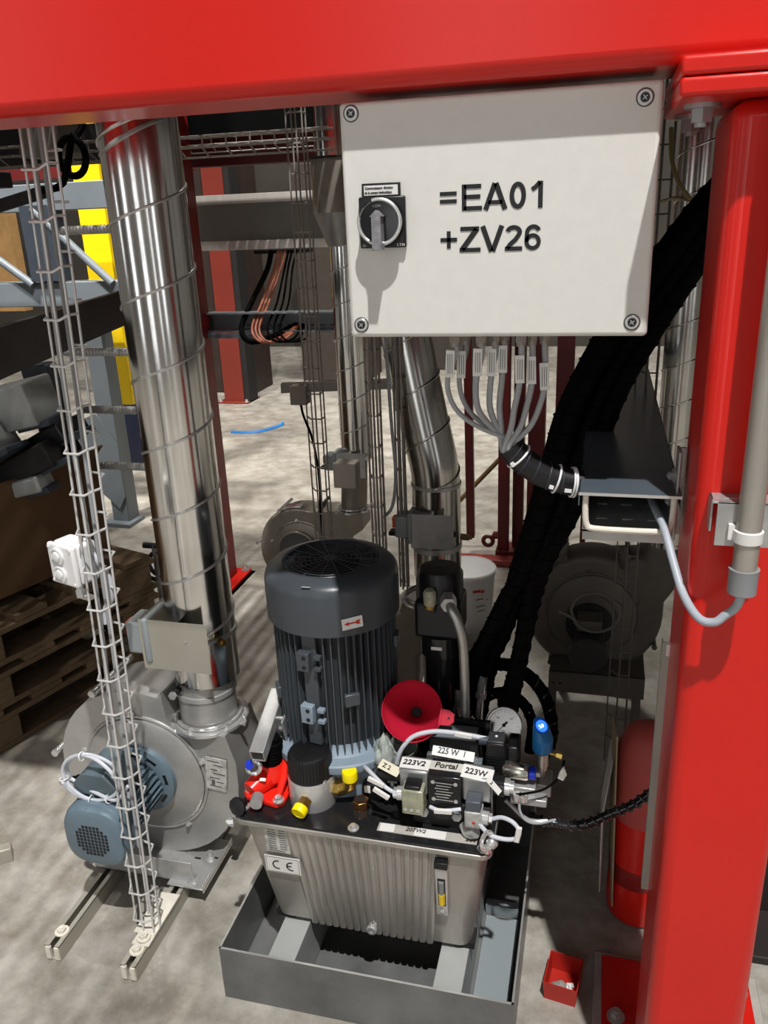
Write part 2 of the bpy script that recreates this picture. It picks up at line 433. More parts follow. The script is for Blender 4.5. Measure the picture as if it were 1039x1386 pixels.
# rotary main switch
sx, sz = -0.2585, 1.4905
sw = obj('switch_plate', MB().box(sx-0.0285, sx+0.0285, fy-0.008, fy, sz-0.030, sz+0.0285), black, cb, bevel=0.002)
obj('switch_dial', MB().lathe((sx, fy-0.008, sz), (0, -1, 0), [(0.0262, 0), (0.0262, 0.010), (0.0235, 0.014), (0.0, 0.0145)], 40), blackgloss, sw)
obj('switch_ring', MB().torus((sx, fy-0.0215, sz), (0, -1, 0), 0.0252, 0.0022, 48, 10, a0=-PI*1.08, a1=PI*0.60), brushed, sw)
b = MB()
kx = sx+0.000
b.prism([(-0.0060, -0.0315), (0.0060, -0.0315), (0.0056, 0.006), (0.0078, 0.006), (0.0, 0.0135), (-0.0078, 0.006), (-0.0056, 0.006)],
        (kx, fy-0.022, sz), XD, ZD, (0, -1, 0), 0.016)
obj('switch_handle', b, mat('grey_handle_plastic', (0.22, 0.22, 0.23), 0.3, var=0.4, scale=150), sw, bevel=0.0018, seg=3)
sl = obj('switch_label', MB().box(sx-0.0245, sx+0.0225, fy-0.004, fy, sz+0.0285, sz+0.0435), black, cb, bevel=0.0006)
obj('label_field', MB().box(sx-0.0218, sx+0.0198, fy-0.0044, fy-0.0038, sz+0.0300, sz+0.0410), labelw, sl)
text('printed_text', 'Commutateur division', (sx-0.0205, fy-0.0045, sz+0.0368), XD, ZD, 0.0040, ink, sl, bold=0.0001, sx=0.95)
text('printed_text', 'de la pompe hydraulique', (sx-0.0210, fy-0.0045, sz+0.0318), XD, ZD, 0.0040, ink, sl, bold=0.0001, sx=0.84)
text('printed_text', 'E.T.N', (sx+0.0175, fy-0.0082, sz-0.0282), XD, ZD, 0.0042, labelw, sw)
text('printed_text', 'I ON', (sx-0.002, fy-0.0228, sz+0.0165), XD, ZD, 0.0045, mat('faded_print', (0.25, 0.25, 0.25), 0.5), sw, align='CENTER')
text('printed_text', '-O-', (sx-0.0265, fy-0.0082, sz-0.0282), XD, ZD, 0.0042, labelw, sw)
def ribbon(b, pts, w, closed=False):
    # a flat stroke of constant width in the cover plane, mitred at its corners
    P = [V((x, 0, z)) for x, z in pts]; n = len(P); vs = []
    for i in range(n):
        a = P[i-1] if (i > 0 or closed) else None; c = P[(i+1) % n] if (i < n-1 or closed) else None
        d1 = (P[i]-a).normalized() if a is not None else (c-P[i]).normalized()
        d2 = (c-P[i]).normalized() if c is not None else d1
        n1 = V((-d1.z, 0, d1.x)); n2 = V((-d2.z, 0, d2.x)); mm = (n1+n2).normalized(); k = min(2.0, 1/max(0.3, mm.dot(n1)))
        for e in (0, -0.0005):
            vs.append(P[i]+mm*(w/2*k)+V((0, fy+e-0.0001, 0))); vs.append(P[i]-mm*(w/2*k)+V((0, fy+e-0.0001, 0)))
    fs = []
    for i in range(n if closed else n-1):
        a = i*4; c = ((i+1) % n)*4
        fs += [(a+2, a+3, c+3, c+2), (a, a+2, c+2, c), (a+3, a+1, c+1, c+3)]
    return b.add(vs, fs)
def arc(cx, cz, rx, rz, a0, a1, n=16): return [(cx+rx*math.cos(math.radians(a0+(a1-a0)*i/n)), cz+rz*math.sin(math.radians(a0+(a1-a0)*i/n))) for i in range(n+1)]
w = 0.0052; T1z, B1z = 1.5277, 1.4990; T2z, B2z = 1.4812, 1.4525
def glyph(strokes, ws=None):
    b = MB()
    for i, (s_, cl_) in enumerate(strokes): ribbon(b, s_, w if ws is None else ws[i], cl_)
    obj('letter', b, ink, cb)
h = w/2
glyph([([(-0.189, 1.5185), (-0.169, 1.5185)], 0), ([(-0.189, 1.5100), (-0.169, 1.5100)], 0)], [0.0044]*2)
glyph([([(-0.1603, B1z), (-0.1603, T1z)], 0), ([(-0.1603, T1z-0.0024), (-0.1402, T1z-0.0024)], 0), ([(-0.1603, 1.5140), (-0.1412, 1.5140)], 0), ([(-0.1603, B1z+0.0024), (-0.1392, B1z+0.0024)], 0)], [w, 0.0048, 0.0048, 0.0048])
glyph([([(-0.1352, B1z), (-0.1244, T1z)], 0), ([(-0.1124, B1z), (-0.1232, T1z)], 0), ([(-0.1320, 1.5070), (-0.1155, 1.5070)], 0)], [0.0058, 0.0058, 0.0045])
glyph([(arc(-0.0980, 1.51335, 0.0068, 0.0121, 0, 345, 23), 1)])
glyph([([(-0.0722, B1z), (-0.0722, T1z)], 0), ([(-0.0820, 1.5190), (-0.0780, 1.5215), (-0.0730, 1.5268)], 0)], [w, 0.0048])
glyph([([(-0.189, 1.4670), (-0.169, 1.4670)], 0), ([(-0.179, 1.4572), (-0.179, 1.4768)], 0)], [0.0046]*2)
glyph([([(-0.1650, T2z-0.0024), (-0.1425, T2z-0.0024)], 0), ([(-0.1455, T2z-0.0030), (-0.1630, B2z+0.0030)], 0), ([(-0.1660, B2z+0.0024), (-0.1410, B2z+0.0024)], 0)], [0.0048, 0.0062, 0.0048])
glyph([([(-0.1385, T2z), (-0.1279, B2z)], 0), ([(-0.1160, T2z), (-0.1266, B2z)], 0)], [0.0058, 0.0058])
glyph([(arc(-0.1022, 1.4733, 0.0072, 0.0053, 170, -30, 12)+[(-0.1000, 1.4650), (-0.1060, 1.4600), (-0.1095, 1.4552)], 0), ([(-0.1122, B2z+0.0024), (-0.0920, B2z+0.0024)], 0)], [0.0050, 0.0048])
glyph([(arc(-0.0800, 1.4620, 0.0071, 0.0071, 0, 342, 19), 1), ([(-0.0871, 1.4620), (-0.0868, 1.4690)]+arc(-0.0795, 1.4715, 0.0072, 0.0073, 165, 25, 9), 0)], [0.0046, 0.0048])

# grey cables leaving the cabinet into one spiral wrapped bundle
wrap_path = smooth([(-0.112, 1.10, 1.192), (-0.092, 1.105, 1.169), (-0.062, 1.11, 1.149), (-0.034, 1.115, 1.139), (-0.014, 1.12, 1.136)], 6)
tops = [(-0.181, 1.070), (-0.170, 1.088), (-0.147, 1.070), (-0.131, 1.082), (-0.119, 1.090), (-0.096, 1.072), (-0.083, 1.082), (-0.068, 1.092)]
where = ['leftmost', 'second from the left', 'third from the left', 'fourth from the left', 'fourth from the right', 'third from the right', 'second from the right', 'rightmost']
for i, (x, y) in enumerate(tops):
    t = i/7
    a = i*2*PI/8
    ex, ey, ez = -0.112+0.009*math.cos(a), 1.10+0.009*math.sin(a), 1.192+0.006*math.cos(a)
    bulge = -0.022*(1-t)+0.006*t
    pts = [(x, y, 1.350), (x+0.001, y, 1.325), (x+bulge*0.5, y, 1.285), (x*0.75+ex*0.25+bulge*0.9, y, 1.250), ((x+ex)/2+bulge*0.5, (y+ey)/2, 1.222), (ex, ey, ez), (ex+0.010, ey+0.002, ez-0.014)]
    c = thing('cable', 'grey cable under the cabinet with a printed tag, %s of eight' % where[i], 'cable', (x, y, 1.352), 'tagged grey cables under the cabinet')
    obj('sheath', MB().tube(smooth(pts, 6), 0.0042 if i not in (0, 1) else 0.0034, 10), cablegrey, c)
    obj('gland', MB().cyl((x, y, 1.352), (x, y, 1.338), 0.0075, n=6).cyl((x, y, 1.338), (x, y, 1.333), 0.0062, n=16), zinc_grey, c)
    dz = (0.0, -0.004, 0.002, 0.0, 0.003, -0.007, -0.010, -0.020)[i]
    tg = obj('cable_tag', MB().obox((x+bulge*0.28, y-0.006, 1.311+dz), (0.0120, 0.0016, 0.036), (1, 0.1*(i % 3-1), 0.05*(i-3.5)*0.3), (0, 1, 0)), labelw, c, bevel=0.0005)
    for k in range(3):
        obj('print_line', MB().box(x+bulge*0.28-0.003+k*0.0028, x+bulge*0.28-0.0022+k*0.0028, y-0.0072, y-0.0068, 1.298+dz, 1.324+dz), greyink, tg)
sp = thing('spiral_wrap', 'black spiral wrap bundling the grey cables with white ties', 'cable wrap', (-0.05, 1.11, 1.13))
obj('wrap', MB().tube(wrap_path, 0.0188, 18), black, sp)
obj('wrap_edge', MB().tube(coil_on(wrap_path, 0.0190, 0.020, 20), 0.0009, 6), steeldark, sp)
for k, (i, R) in enumerate(((4, 0.019), (15, 0.019), (20, 0.0195), (21, 0.0195))):
    p = wrap_path[i]; d = (wrap_path[i+1]-p).normalized()
    tie = obj('cable_tie', MB().torus(p, d, R+0.0008, 0.0016, 26, 6), white, sp)
    obj('tie_head', MB().obox(p+V((-0.006, -0.018, -0.006)), (0.006, 0.006, 0.005), d, (0, 1, 0)), white, tie)

# ================================================================ cable tray on the right, running away from the camera
ct = thing('cable_tray', 'covered steel cable tray running away beneath the cabinet beside the red post', 'cable tray', (0.052, 1.11, 1.07))
b = MB(); b.box(-0.006, -0.0045, 1.10, 2.7, 1.078, 1.128).box(0.1085, 0.110, 1.10, 2.7, 1.078, 1.128).box(-0.006, 0.110, 1.10, 2.7, 1.0765, 1.078)
obj('channel', b, galv_dull, ct)
b = MB(); b.box(-0.012, 0.115, 1.092, 2.7, 1.1285, 1.1305).box(-0.0125, -0.011, 1.092, 2.7, 1.113, 1.1305).box(0.1145, 0.116, 1.092, 2.7, 1.113, 1.1305)
obj('cover', b, sheetblue, ct)
obj('cover_edge', MB().box(-0.0125, 0.116, 1.0905, 1.0925, 1.1275, 1.1312), brushed, ct)
obj('edge_trim', MB().tube(smooth([(-0.0035, 1.100, 1.127), (-0.003, 1.100, 1.100), (-0.0005, 1.100, 1.084), (0.008, 1.100, 1.0785), (0.05, 1.100, 1.0775), (0.096, 1.100, 1.0785), (0.1045, 1.100, 1.084), (0.107, 1.100, 1.10), (0.1075, 1.100, 1.127)], 6), 0.0042, 10), offwhite, ct)
for i in range(6): obj('slot', MB().box(0.012+0.034*(i % 3), 0.026+0.034*(i % 3), 1.14+0.06*(i//3), 1.146+0.06*(i//3), 1.0781, 1.0786), labeldirty, ct)
bk = thing('wall_bracket', 'galvanised angle bracket fixed to the left face of the red post', 'bracket', (0.115, 1.13, 1.07))
obj('upright', MB().box(0.109, 0.1125, 1.105, 1.14, 1.065, 1.185).box(0.1125, 0.120, 1.128, 1.134, 1.065, 1.185), galv_dull, bk, bevel=0.001)
obj('arm', MB().box(-0.006, 0.110, 1.130, 1.165, 1.062, 1.0655).box(-0.006, 0.110, 1.130, 1.1325, 1.050, 1.0655), galv_dull, bk)
bolt(bk, (0.108, 1.12, 1.150), (-1, -0.3, 0), 0.006, 0.008)
bolt(bk, (0.108, 1.12, 1.115), (-1, -0.3, 0), 0.006, 0.008)
tag(obj('cable', MB().tube(smooth([(0.104, 1.16, 1.12), (0.112, 1.14, 1.105), (0.118, 1.128, 1.09)], 5), 0.002, 8), mat('yellow_green_wire', (0.5, 0.33, 0.02), 0.5)), 'thin yellow earth wire beside the cable tray end', 'wire')

for o_ in (ct, bk): o_.location += V((-0.003, -0.045, 0.0155))
# grey cable, conduit and its clip on the post
tag(obj('cable', MB().tube(smooth([(0.080, 1.16, 1.112), (0.085, 1.09, 1.112), (0.094, 1.045, 1.103), (0.104, 1.01, 1.075), (0.116, 0.975, 1.045), (0.131, 0.938, 1.032), (0.147, 0.928, 1.032), (0.158, 0.927, 1.042), (0.172, 0.926, 1.062), (0.173, 0.925, 1.11), (0.173, 0.925, 1.15)], 6), 0.0052, 14), mat('blue_grey_cable', (0.36, 0.40, 0.44), 0.4)),
    'light grey cable looping from the tray end up into the conduit', 'cable')
cd = thing('conduit', 'grey vertical conduit pipe clipped to the front of the red post', 'conduit', (0.173, 0.925, 1.075))
obj('pipe', MB().cyl((0.173, 0.925, 1.10), (0.173, 0.925, 1.594), 0.0135, n=24), mat('aged_aluminium_tube', (0.42, 0.39, 0.35), 0.38, 0.55, var=0.15, scale=20, stretch=(1, 1, 0.1)), cd)
obj('end_cap', MB().lathe((0.173, 0.925, 1.071), ZD, [(0.006, 0), (0.0135, 0.002), (0.0160, 0.004), (0.0162, 0.030), (0.0168, 0.034), (0.0135, 0.034)], 24), mat('grey_cap', (0.24, 0.25, 0.26), 0.45), cd)
obj('clip_band', MB().lathe((0.173, 0.925, 1.137), ZD, [(0.0137, 0), (0.0158, 0.001), (0.0158, 0.014), (0.0137, 0.015)], 24).box(0.152, 0.160, 0.9265, 0.955, 1.138, 1.156), labelw, cd)
cl = thing('mounting_clip', 'galvanised U shaped clip behind the conduit on the red post', 'bracket', (0.16, 0.955, 1.13))
obj('clip_body', MB().box(0.1330, 0.200, 0.932, 0.9645, 1.1785, 1.181).box(0.1390, 0.200, 0.932, 0.9345, 1.128, 1.181).box(0.133, 0.1355, 0.940, 0.9645, 1.142, 1.181), galv_dull, cl, bevel=0.0006)
obj('slot', MB().box(0.146, 0.166, 0.944, 0.948, 1.1809, 1.1815), chrome, cl)
# long pale strip leaning by the post
st = thing('steel_strip', 'pale grey vertical steel channel strip left of the red post', 'channel strip', (0.1205, 1.1, 0.455))
obj('channel', MB().box(0.1095, 0.1285, 1.0995, 1.101, 0.456, 0.908).box(0.1095, 0.1108, 1.101, 1.113, 0.456, 0.908).box(0.1272, 0.1285, 1.101, 1.113, 0.456, 0.908), mat('pale_green_grey_steel', (0.36, 0.38, 0.34), 0.4, 0.3, var=0.12, scale=6), st, bevel=0.0004)
obj('sticker', MB().box(0.1155, 0.1225, 1.0990, 1.0996, 0.886, 0.904), labelw, st)
obj('fixing', MB().box(0.1175, 0.121, 1.1005, 1.1255, 0.60, 0.615).box(0.1175, 0.121, 1.1005, 1.1255, 0.80, 0.815), galv_dull, st)

# small red bin with bits in it
def open_box(x0, x1, y0, y1, z0, z1, t, flare=0.0):
    b = MB(); cx, cy = (x0+x1)/2, (y0+y1)/2
    def ring(f, z, ins): return [(x0-f+ins, y0-f+ins, z), (x1+f-ins, y0-f+ins, z), (x1+f-ins, y1+f-ins, z), (x0-f+ins, y1+f-ins, z)]
    vs = ring(0, z0, 0)+ring(flare, z1, 0)+ring(flare, z1, t)+ring(0, z0+t, t)
    fs = [(3, 2, 1, 0), (12, 13, 14, 15)]
    for k in range(3):
        fs += [(k*4+i, k*4+(i+1) % 4, (k+1)*4+(i+1) % 4, (k+1)*4+i) for i in range(4)]
    return b.add(vs, fs)
bb = open_box(-0.038, 0.024, 1.243, 1.318, 0, 0.045, 0.0022, 0.003)
rb = thing('storage_bin', 'small open red plastic bin on the floor beside the drip tray', 'bin', (-0.007, 1.28, 0))
binm = mat('red_bin_plastic', (0.42, 0.020, 0.012), 0.4, var=0.1)
ob = obj('bin_wall', bb, binm, rb)
Rz = Matrix.Rotation(math.radians(-8), 4, 'Z'); ob.matrix_basis = Rz
for k, (x, y, lb) in enumerate(((-0.021, 1.268, 'left clear glass bulb lying in the small red bin'), (-0.011, 1.273, 'middle clear glass bulb lying in the small red bin'))):
    tag(obj('glass_bulb', MB().sphere((x, y, 0.013), 0.0105, sc=(1.1, 0.9, 0.9)), clear), lb, 'bulb')
b = MB()
for k in range(5): b.obox((0.006+random.uniform(-.005, .005), 1.268+random.uniform(-.004, .005), 0.006+k*0.003), (0.014, 0.008, 0.004), (random.random(), random.random()-.5, 0.2), (0, 0.3, 1))
tag(obj('plastic_scrap', b, white, bevel=0.0006), 'crumpled white plastic scrap in the small red bin', 'scrap')

# red rounded container behind the strip, with papers
RX = 0.142
rc = thing('red_container', 'tall round shouldered red container on the floor behind the pale strip', 'container', (RX, 1.52, 0))
obj('body', MB().lathe((RX, 1.52, 0), ZD, [(0.050, 0), (0.062, 0.008), (0.066, 0.03), (0.066, 0.09), (0.063, 0.10), (0.063, 0.40), (0.058, 0.44), (0.045, 0.468), (0.022, 0.482), (0, 0.484)], 36), red, rc)
obj('sleeve', MB().lathe((RX, 1.52, 0.27), ZD, [(0.0645, 0), (0.0645, 0.13), (0.0600, 0.172), (0.047, 0.201), (0.024, 0.2155), (0, 0.217)], 36), mat('pink_shade_haze', (0.42, 0.07, 0.06), 0.6), rc)  # paler shell paints the pink cast of shadow and haze on the top
obj('band', MB().lathe((RX, 1.52, 0.105), ZD, [(0.0640, 0), (0.0645, 0.002), (0.0645, 0.045), (0.0640, 0.047)], 36), darkred, rc)  # dark red stripe paints a shadow across the lower body
b = MB(); pth = [(0.060+0.006*math.sin(t*0.5), 1.47+0.012*t) for t in range(8)]
vs = []; n_ = len(pth)
for z, o in ((0.075, 0), (0.28, -0.004), (0.42, 0.010)):
    for (x, y) in pth: vs.append((x+o, y, z))
fs = [(j*n_+i, j*n_+i+1, (j+1)*n_+i+1, (j+1)*n_+i) for j in range(2) for i in range(n_-1)]
b.add(vs, fs)
pp = obj('paper_sheet', b, paper); so = pp.modifiers.new('thick', 'SOLIDIFY'); so.thickness = 0.0015
tag(pp, 'thin upright white sheet standing against the red container', 'sheet')
tag(obj('cardboard_sheet', MB().obox((0.078, 1.50, 0.27), (0.003, 0.075, 0.44), (1, 0.1, 0.03), (0, 1, 0)), mat('beige_card', (0.30, 0.24, 0.15), 0.8)), 'beige upright card panel beside the red container', 'sheet')

# ================================================================ ventilation ducts
def duct(label, path, r, pitch, phase=0.0, collars=(), n=40, m=None):
    base = V(path[-1])
    t = thing('spiral_duct', label, 'duct', base, 'spiral seamed ventilation ducts')
    obj('pipe', MB().tube(path, r, n), m or galv, t)
    # spiral lock seams, one piece for each turn
    P = [V(p) for p in path][::-1]
    hel = coil_on(P, r+0.0006, pitch, 40)
    for a in range(0, len(hel)-2, 40):
        seg = hel[a:a+41]
        if len(seg) > 3: obj('seam', MB().tube(seg, 0.0030 if r > 0.06 else 0.0024, 6), brushed if m is None else m, t, angle=60)
    for (c, d, R, h) in collars:
        c = V(c); d = V(d).normalized()
        obj('collar', MB().lathe(c, d, [(R, 0), (R+0.003, 0.002), (R+0.003, h-0.002), (R, h)], n), galv_dull, t)
    return t

def damper(parent, x, y, z, s, w=0.085, r=0.0725):
    # slide plate box with an actuator to its left, scale s
    b = MB(); 
    b.box(x-w*s*1.66, x+0.002*s, y-0.105*s, y-0.1035*s, z-0.060*s, z+0.060*s)
    pl = obj('damper_plate', b, platewhite if s > .9 else galv_dull, parent, bevel=0.0006)
    obj('rivet', MB().sphere((x-0.05*s, y-0.1055*s, z+0.014*s), 0.0026*s, 8, 5), castal, pl)
    for zz in (-0.060, 0.056): obj('damper_bracket', MB().box(x-w*s*1.66, x-0.066*s, y-0.1035*s, y+0.02*s, z+zz*s, z+(zz+0.002)*s), traysteel, parent)
    a = obj('actuator', MB().box(x-0.196*s, x-0.150*s, y-0.10*s, y-0.03*s, z-0.030*s, z+0.046*s), dampergrey, parent, bevel=0.006*s, seg=3)
    obj('actuator_flange', MB().box(x-0.152*s, x-0.135*s, y-0.11*s, y-0.02*s, z-0.046*s, z+0.062*s), dampergrey, a, bevel=0.007*s, seg=3)
    obj('actuator_cap', MB().box(x-0.210*s, x-0.196*s, y-0.08*s, y-0.05*s, z-0.004*s, z+0.036*s), orange, a, bevel=0.005*s, seg=3)
    obj('actuator_foot', MB().box(x-0.222*s, x-0.190*s, y-0.085*s, y-0.045*s, z-0.03*s, z-0.016*s), black, a, bevel=0.003*s)

d1 = duct('large polished spiral duct rising from the left blower in front of the red column', [(-0.84, 1.5, 2.2), (-0.84, 1.5, 0.635)], 0.0745, 0.147,
          collars=[((-0.84, 1.5, 0.625), ZD, 0.0745, 0.012), ((-0.84, 1.5, 1.645), (-0.42, -0.12, 1), 0.0770, 0.008)])
obj('lower_pipe', MB().tube([(-0.84, 1.5, 0.64), (-0.84, 1.5, 0.515)], 0.0735, 40), galv, d1)
damper(d1, -0.775, 1.5, 0.640, 1.0, w=0.0955)
bolt(d1, (-0.775, 1.452, 0.632), (0.8, -0.6, 0), 0.009, 0.016, brass, 'brass_nut', False)

duct('thin spiral duct standing farthest back behind the left wire tray', [(-0.86, 2.85, 1.42), (-0.86, 2.85, 0.64)], 0.058, 0.115,
     collars=[((-0.86, 2.85, 0.655), ZD, 0.058, 0.012)])
dd2 = thing('duct_silencer', 'wider grey round duct section above the thin farthest duct', 'duct', (-0.87, 2.85, 1.42))
obj('cone', MB().lathe((-0.865, 2.85, 1.40), ZD, [(0.058, 0), (0.095, 0.10), (0.1, 0.11)], 32), galv_dull, dd2)
obj('lower_pipe', MB().lathe((-0.865, 2.85, 1.51), ZD, [(0.099, 0), (0.099, 0.165)], 32), castdark, dd2)
obj('upper_pipe', MB().lathe((-0.865, 2.85, 1.68), ZD, [(0.085, 0), (0.085, 0.40)], 32), galv, dd2)
obj('joint', MB().lathe((-0.865, 2.85, 1.675), ZD, [(0.105, 0), (0.105, 0.008), (0.08, 0.008)], 32), black, dd2)

d3path = smooth([(-0.62, 2.22, 1.99), (-0.575, 2.18, 1.62), (-0.49, 2.13, 1.19), (-0.445, 2.11, 0.98), (-0.418, 2.10, 0.86), (-0.412, 2.10, 0.80)], 6)
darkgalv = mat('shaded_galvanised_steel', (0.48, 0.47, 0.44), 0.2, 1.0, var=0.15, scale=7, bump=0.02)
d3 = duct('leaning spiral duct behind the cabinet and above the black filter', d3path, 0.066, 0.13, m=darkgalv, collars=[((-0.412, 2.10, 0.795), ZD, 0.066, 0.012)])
obj('lower_pipe', MB().tube([(-0.412, 2.10, 0.80), (-0.412, 2.10, 0.53)], 0.0665, 40), darkgalv, d3)
obj('collar', MB().lathe((-0.412, 2.10, 0.612), ZD, [(0.066, 0), (0.0695, 0.001), (0.0695, 0.016), (0.066, 0.018)], 36), galv_dull, d3)
damper(d3, -0.352, 2.10, 0.690, 0.82)
bolt(d3, (-0.345, 2.07, 0.66), (1, -0.2, 0), 0.009, 0.03, bronze, 'knob', False)

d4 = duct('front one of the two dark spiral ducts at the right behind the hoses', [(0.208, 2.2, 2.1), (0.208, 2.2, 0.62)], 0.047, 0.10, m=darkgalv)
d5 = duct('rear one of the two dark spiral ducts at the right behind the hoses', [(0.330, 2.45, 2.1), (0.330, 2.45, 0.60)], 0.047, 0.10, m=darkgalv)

# ================================================================ blowers
BOLTM = chrome
def blower(label, cx, yf, cz, r, dep, ox, orad, otop, body, s=1.0, motor=True, hub='open', outlet_flange=True):
    t = thing('blower', label, 'blower', (cx, yf+dep/2, 0), 'cast fan blowers on the floor')
    # scroll outline, growing towards the outlet on the right, with a straight neck going up
    poly = []
    for k in range(0, 33):
        a = math.radians(75+k*(285/32))            # from the top, round the left and the bottom, to the right
        q = r*(0.93+0.07*k/32)
        poly.append((q*math.cos(a), q*math.sin(a)))
    xr = poly[-1][0]
    poly.append((xr, r*0.25)); poly.append((ox-cx+orad*1.02, r*0.55))
    poly.append((ox-cx+orad*1.02, otop-cz)); poly.append((ox-cx-orad*1.02, otop-cz)); poly.append((ox-cx-orad*1.1, r*0.93))
    obj('housing', MB().prism(poly[::-1], (cx, yf, cz), XD, ZD, YD, dep), body, t, bevel=0.022*s, seg=4, angle=50)
    obj('rim_ring', MB().torus((cx, yf-0.001, cz), YD, r*0.66, 0.0045*s, 48, 8), body, t)
    obj('cover_disc', MB().lathe((cx, yf, cz), (0, -1, 0), [(r*0.64, 0), (r*0.64, 0.006*s), (r*0.61, 0.010*s), (r*0.36, 0.016*s), (r*0.34, 0.012*s)], 44), body, t)
    for a in (20, 95, 165, 215, 305):
        q = math.radians(a); bolt(t, (cx+r*0.69*math.cos(q), yf-0.001, cz+r*0.69*math.sin(q)), (0, -1, 0), 0.0055*s, 0.009*s, BOLTM)
    for a in (50, 115, 172, 235, 335):
        q = math.radians(a); x, z = cx+r*1.0*math.cos(q), cz+r*1.0*math.sin(q)
        if a == 50: x, z = cx+r*0.46, cz+r*0.99
        lg = obj('clamp_bar', MB().cyl((x, yf-0.012*s, z), (x, yf+dep+0.012*s, z), 0.0078*s, n=14), blackmatt if a == 50 else BOLTM, t)
        obj('bar_end', MB().cyl((x, yf-0.018*s, z), (x, yf-0.011*s, z), 0.0095*s, n=6), BOLTM, lg)
    # neck flange
    if outlet_flange:
        yc = yf+dep/2
        obj('outlet_flange', MB().lathe((ox, yc, otop), ZD, [(orad*0.9, -0.003), (orad*1.30, -0.003), (orad*1.30, 0.004), (orad*1.0, 0.004)], 36), chrome, t)
        obj('outlet_ring', MB().torus((ox, yc, otop+0.010), ZD, orad*1.06, 0.0045*s, 36, 8), chrome, t)
        for k in range(6):
            q = k*PI/3+0.4; bolt(t, (ox+orad*1.17*math.cos(q), yc+orad*1.17*math.sin(q), otop+0.004), ZD, 0.005*s, 0.007*s, chrome)
    return t

# --- left blower, nearest
B1 = blower('nearest cast aluminium blower with a blue grey motor at the lower left', -0.99, 1.42, 0.275, 0.235, 0.145, -0.845, 0.070, 0.405, castal)
obj('collar_pipe', MB().lathe((-0.845, 1.4925, 0.409), ZD, [(0.066, 0), (0.066, 0.102), (0.069, 0.106)], 36), castal, B1)
obj('hose_clamp', MB().lathe((-0.845, 1.4925, 0.478), ZD, [(0.067, 0), (0.0695, 0.001), (0.0695, 0.012), (0.067, 0.013)], 36), galv_dull, B1)
obj('lock_lever', MB().prism([(0, 0), (0.022, 0.004), (0.030, 0.022), (0.018, 0.034), (0.004, 0.020)], (-0.755, 1.46, 0.412), (0.8, -0.5, 0), ZD, (0.5, 0.8, 0), 0.004), chrome, B1, bevel=0.001)
pl = obj('data_plate', MB().obox((-0.806, 1.4165, 0.300), (0.052, 0.002, 0.090), (1, 0, -0.10), (0, 1, 0)), labeldirty, B1, bevel=0.0006)
for k in range(7):
    obj('print_line', MB().obox((-0.806+(0.008 if k % 2 else -0.004), 1.4152, 0.336-k*0.0115), (0.030-(k % 3)*0.006, 0.0006, 0.0022), (1, 0, -0.10), (0, 1, 0)), greyink, pl)
obj('print_block', MB().obox((-0.815, 1.4152, 0.277), (0.008, 0.0006, 0.014), (1, 0, -0.10), (0, 1, 0)), greyink, pl)
# motor flange and motor
obj('motor_flange', MB().lathe((-0.99, 1.405, 0.275), (0, -1, 0), [(0.086, 0), (0.086, 0.014), (0.078, 0.018), (0.056, 0.020), (0.056, 0.016)], 40), motorblue, B1)
for k in range(8):
    q = k*PI/4+0.2
    obj('vent_opening', MB().obox((-0.99+0.067*math.cos(q), 1.3875, 0.275+0.067*math.sin(q)), (0.014, 0.003, 0.026), (math.cos(q), 0, math.sin(q)), (0, 1, 0)), black, B1)
obj('motor_body', MB().cyl((-0.99, 1.39, 0.275), (-0.99, 1.245, 0.275), 0.050, n=28), motorblue, B1)
for k in range(26):
    q = 2*PI*k/26
    if abs(q-PI/2) < 0.45: continue
    obj('motor_fin', MB().obox((-0.99+0.056*math.cos(q), 1.318, 0.275+0.056*math.sin(q)), (0.016, 0.125, 0.0022), (math.cos(q), 0, math.sin(q)), (0, 1, 0)), motorblue, B1)
# rounded square fan cover
def sqr(r, k=0.72, n=48):
    out = []
    for i in range(n):
        a = 2*PI*i/n; c, s_ = math.cos(a), math.sin(a)
        e = (abs(c)**3.2+abs(s_)**3.2)**(-1/3.2); out.append((r*c*e, r*s_*e))
    return out
b = MB(); c0 = V((-0.99, 0, 0.275))
rings = [(1.262, 0.072), (1.212, 0.073), (1.197, 0.068), (1.192, 0.056)]
vs = []; nq = 48
for (y, rr_) in rings: vs += [(c0.x+a, y, c0.z+q) for a, q in sqr(rr_)]
fs = [(j*nq+i, j*nq+(i+1) % nq, (j+1)*nq+(i+1) % nq, (j+1)*nq+i) for j in range(3) for i in range(nq)]
fs += [tuple(range(nq-1, -1, -1)), tuple(range(3*nq, 4*nq))]
b.add(vs, fs)
fc = obj('fan_cover', b, motorblue, B1)
b = MB()
for i in range(-4, 5):
    for j in range(-4, 5):
        if i*i+j*j > 21: continue
        b.box(-0.99+i*0.0086-0.0031, -0.99+i*0.0086+0.0031, 1.1913, 1.1925, 0.272+j*0.0086-0.0031, 0.272+j*0.0086+0.0031)
gr = obj('air_holes', b, blackmatt, fc); gr['kind'] = 'stuff'
b = MB().prism([(-0.052, 0), (0.052, 0), (0.052, 0.026), (0.026, 0.056), (-0.026, 0.056), (-0.052, 0.026)], (-0.995, 1.235, 0.352), YD*0+V((1, 0, 0.0)), ZD, YD, 0.092)
tb = obj('terminal_box', b, mat('dark_teal_enamel', (0.09, 0.125, 0.145), 0.35, var=0.2, scale=20), B1, bevel=0.004, seg=3)
obj('terminal_neck', MB().box(-1.02, -0.95, 1.265, 1.33, 0.315, 0.354), black, tb)
obj('cable_gland', MB().cyl((-1.040, 1.27, 0.366), (-1.058, 1.265, 0.364), 0.010, n=6).cyl((-1.058, 1.265, 0.364), (-1.068, 1.263, 0.363), 0.008, n=14), black, tb)
cn = V((-0.995, 1.222, 0.402))
loop = []
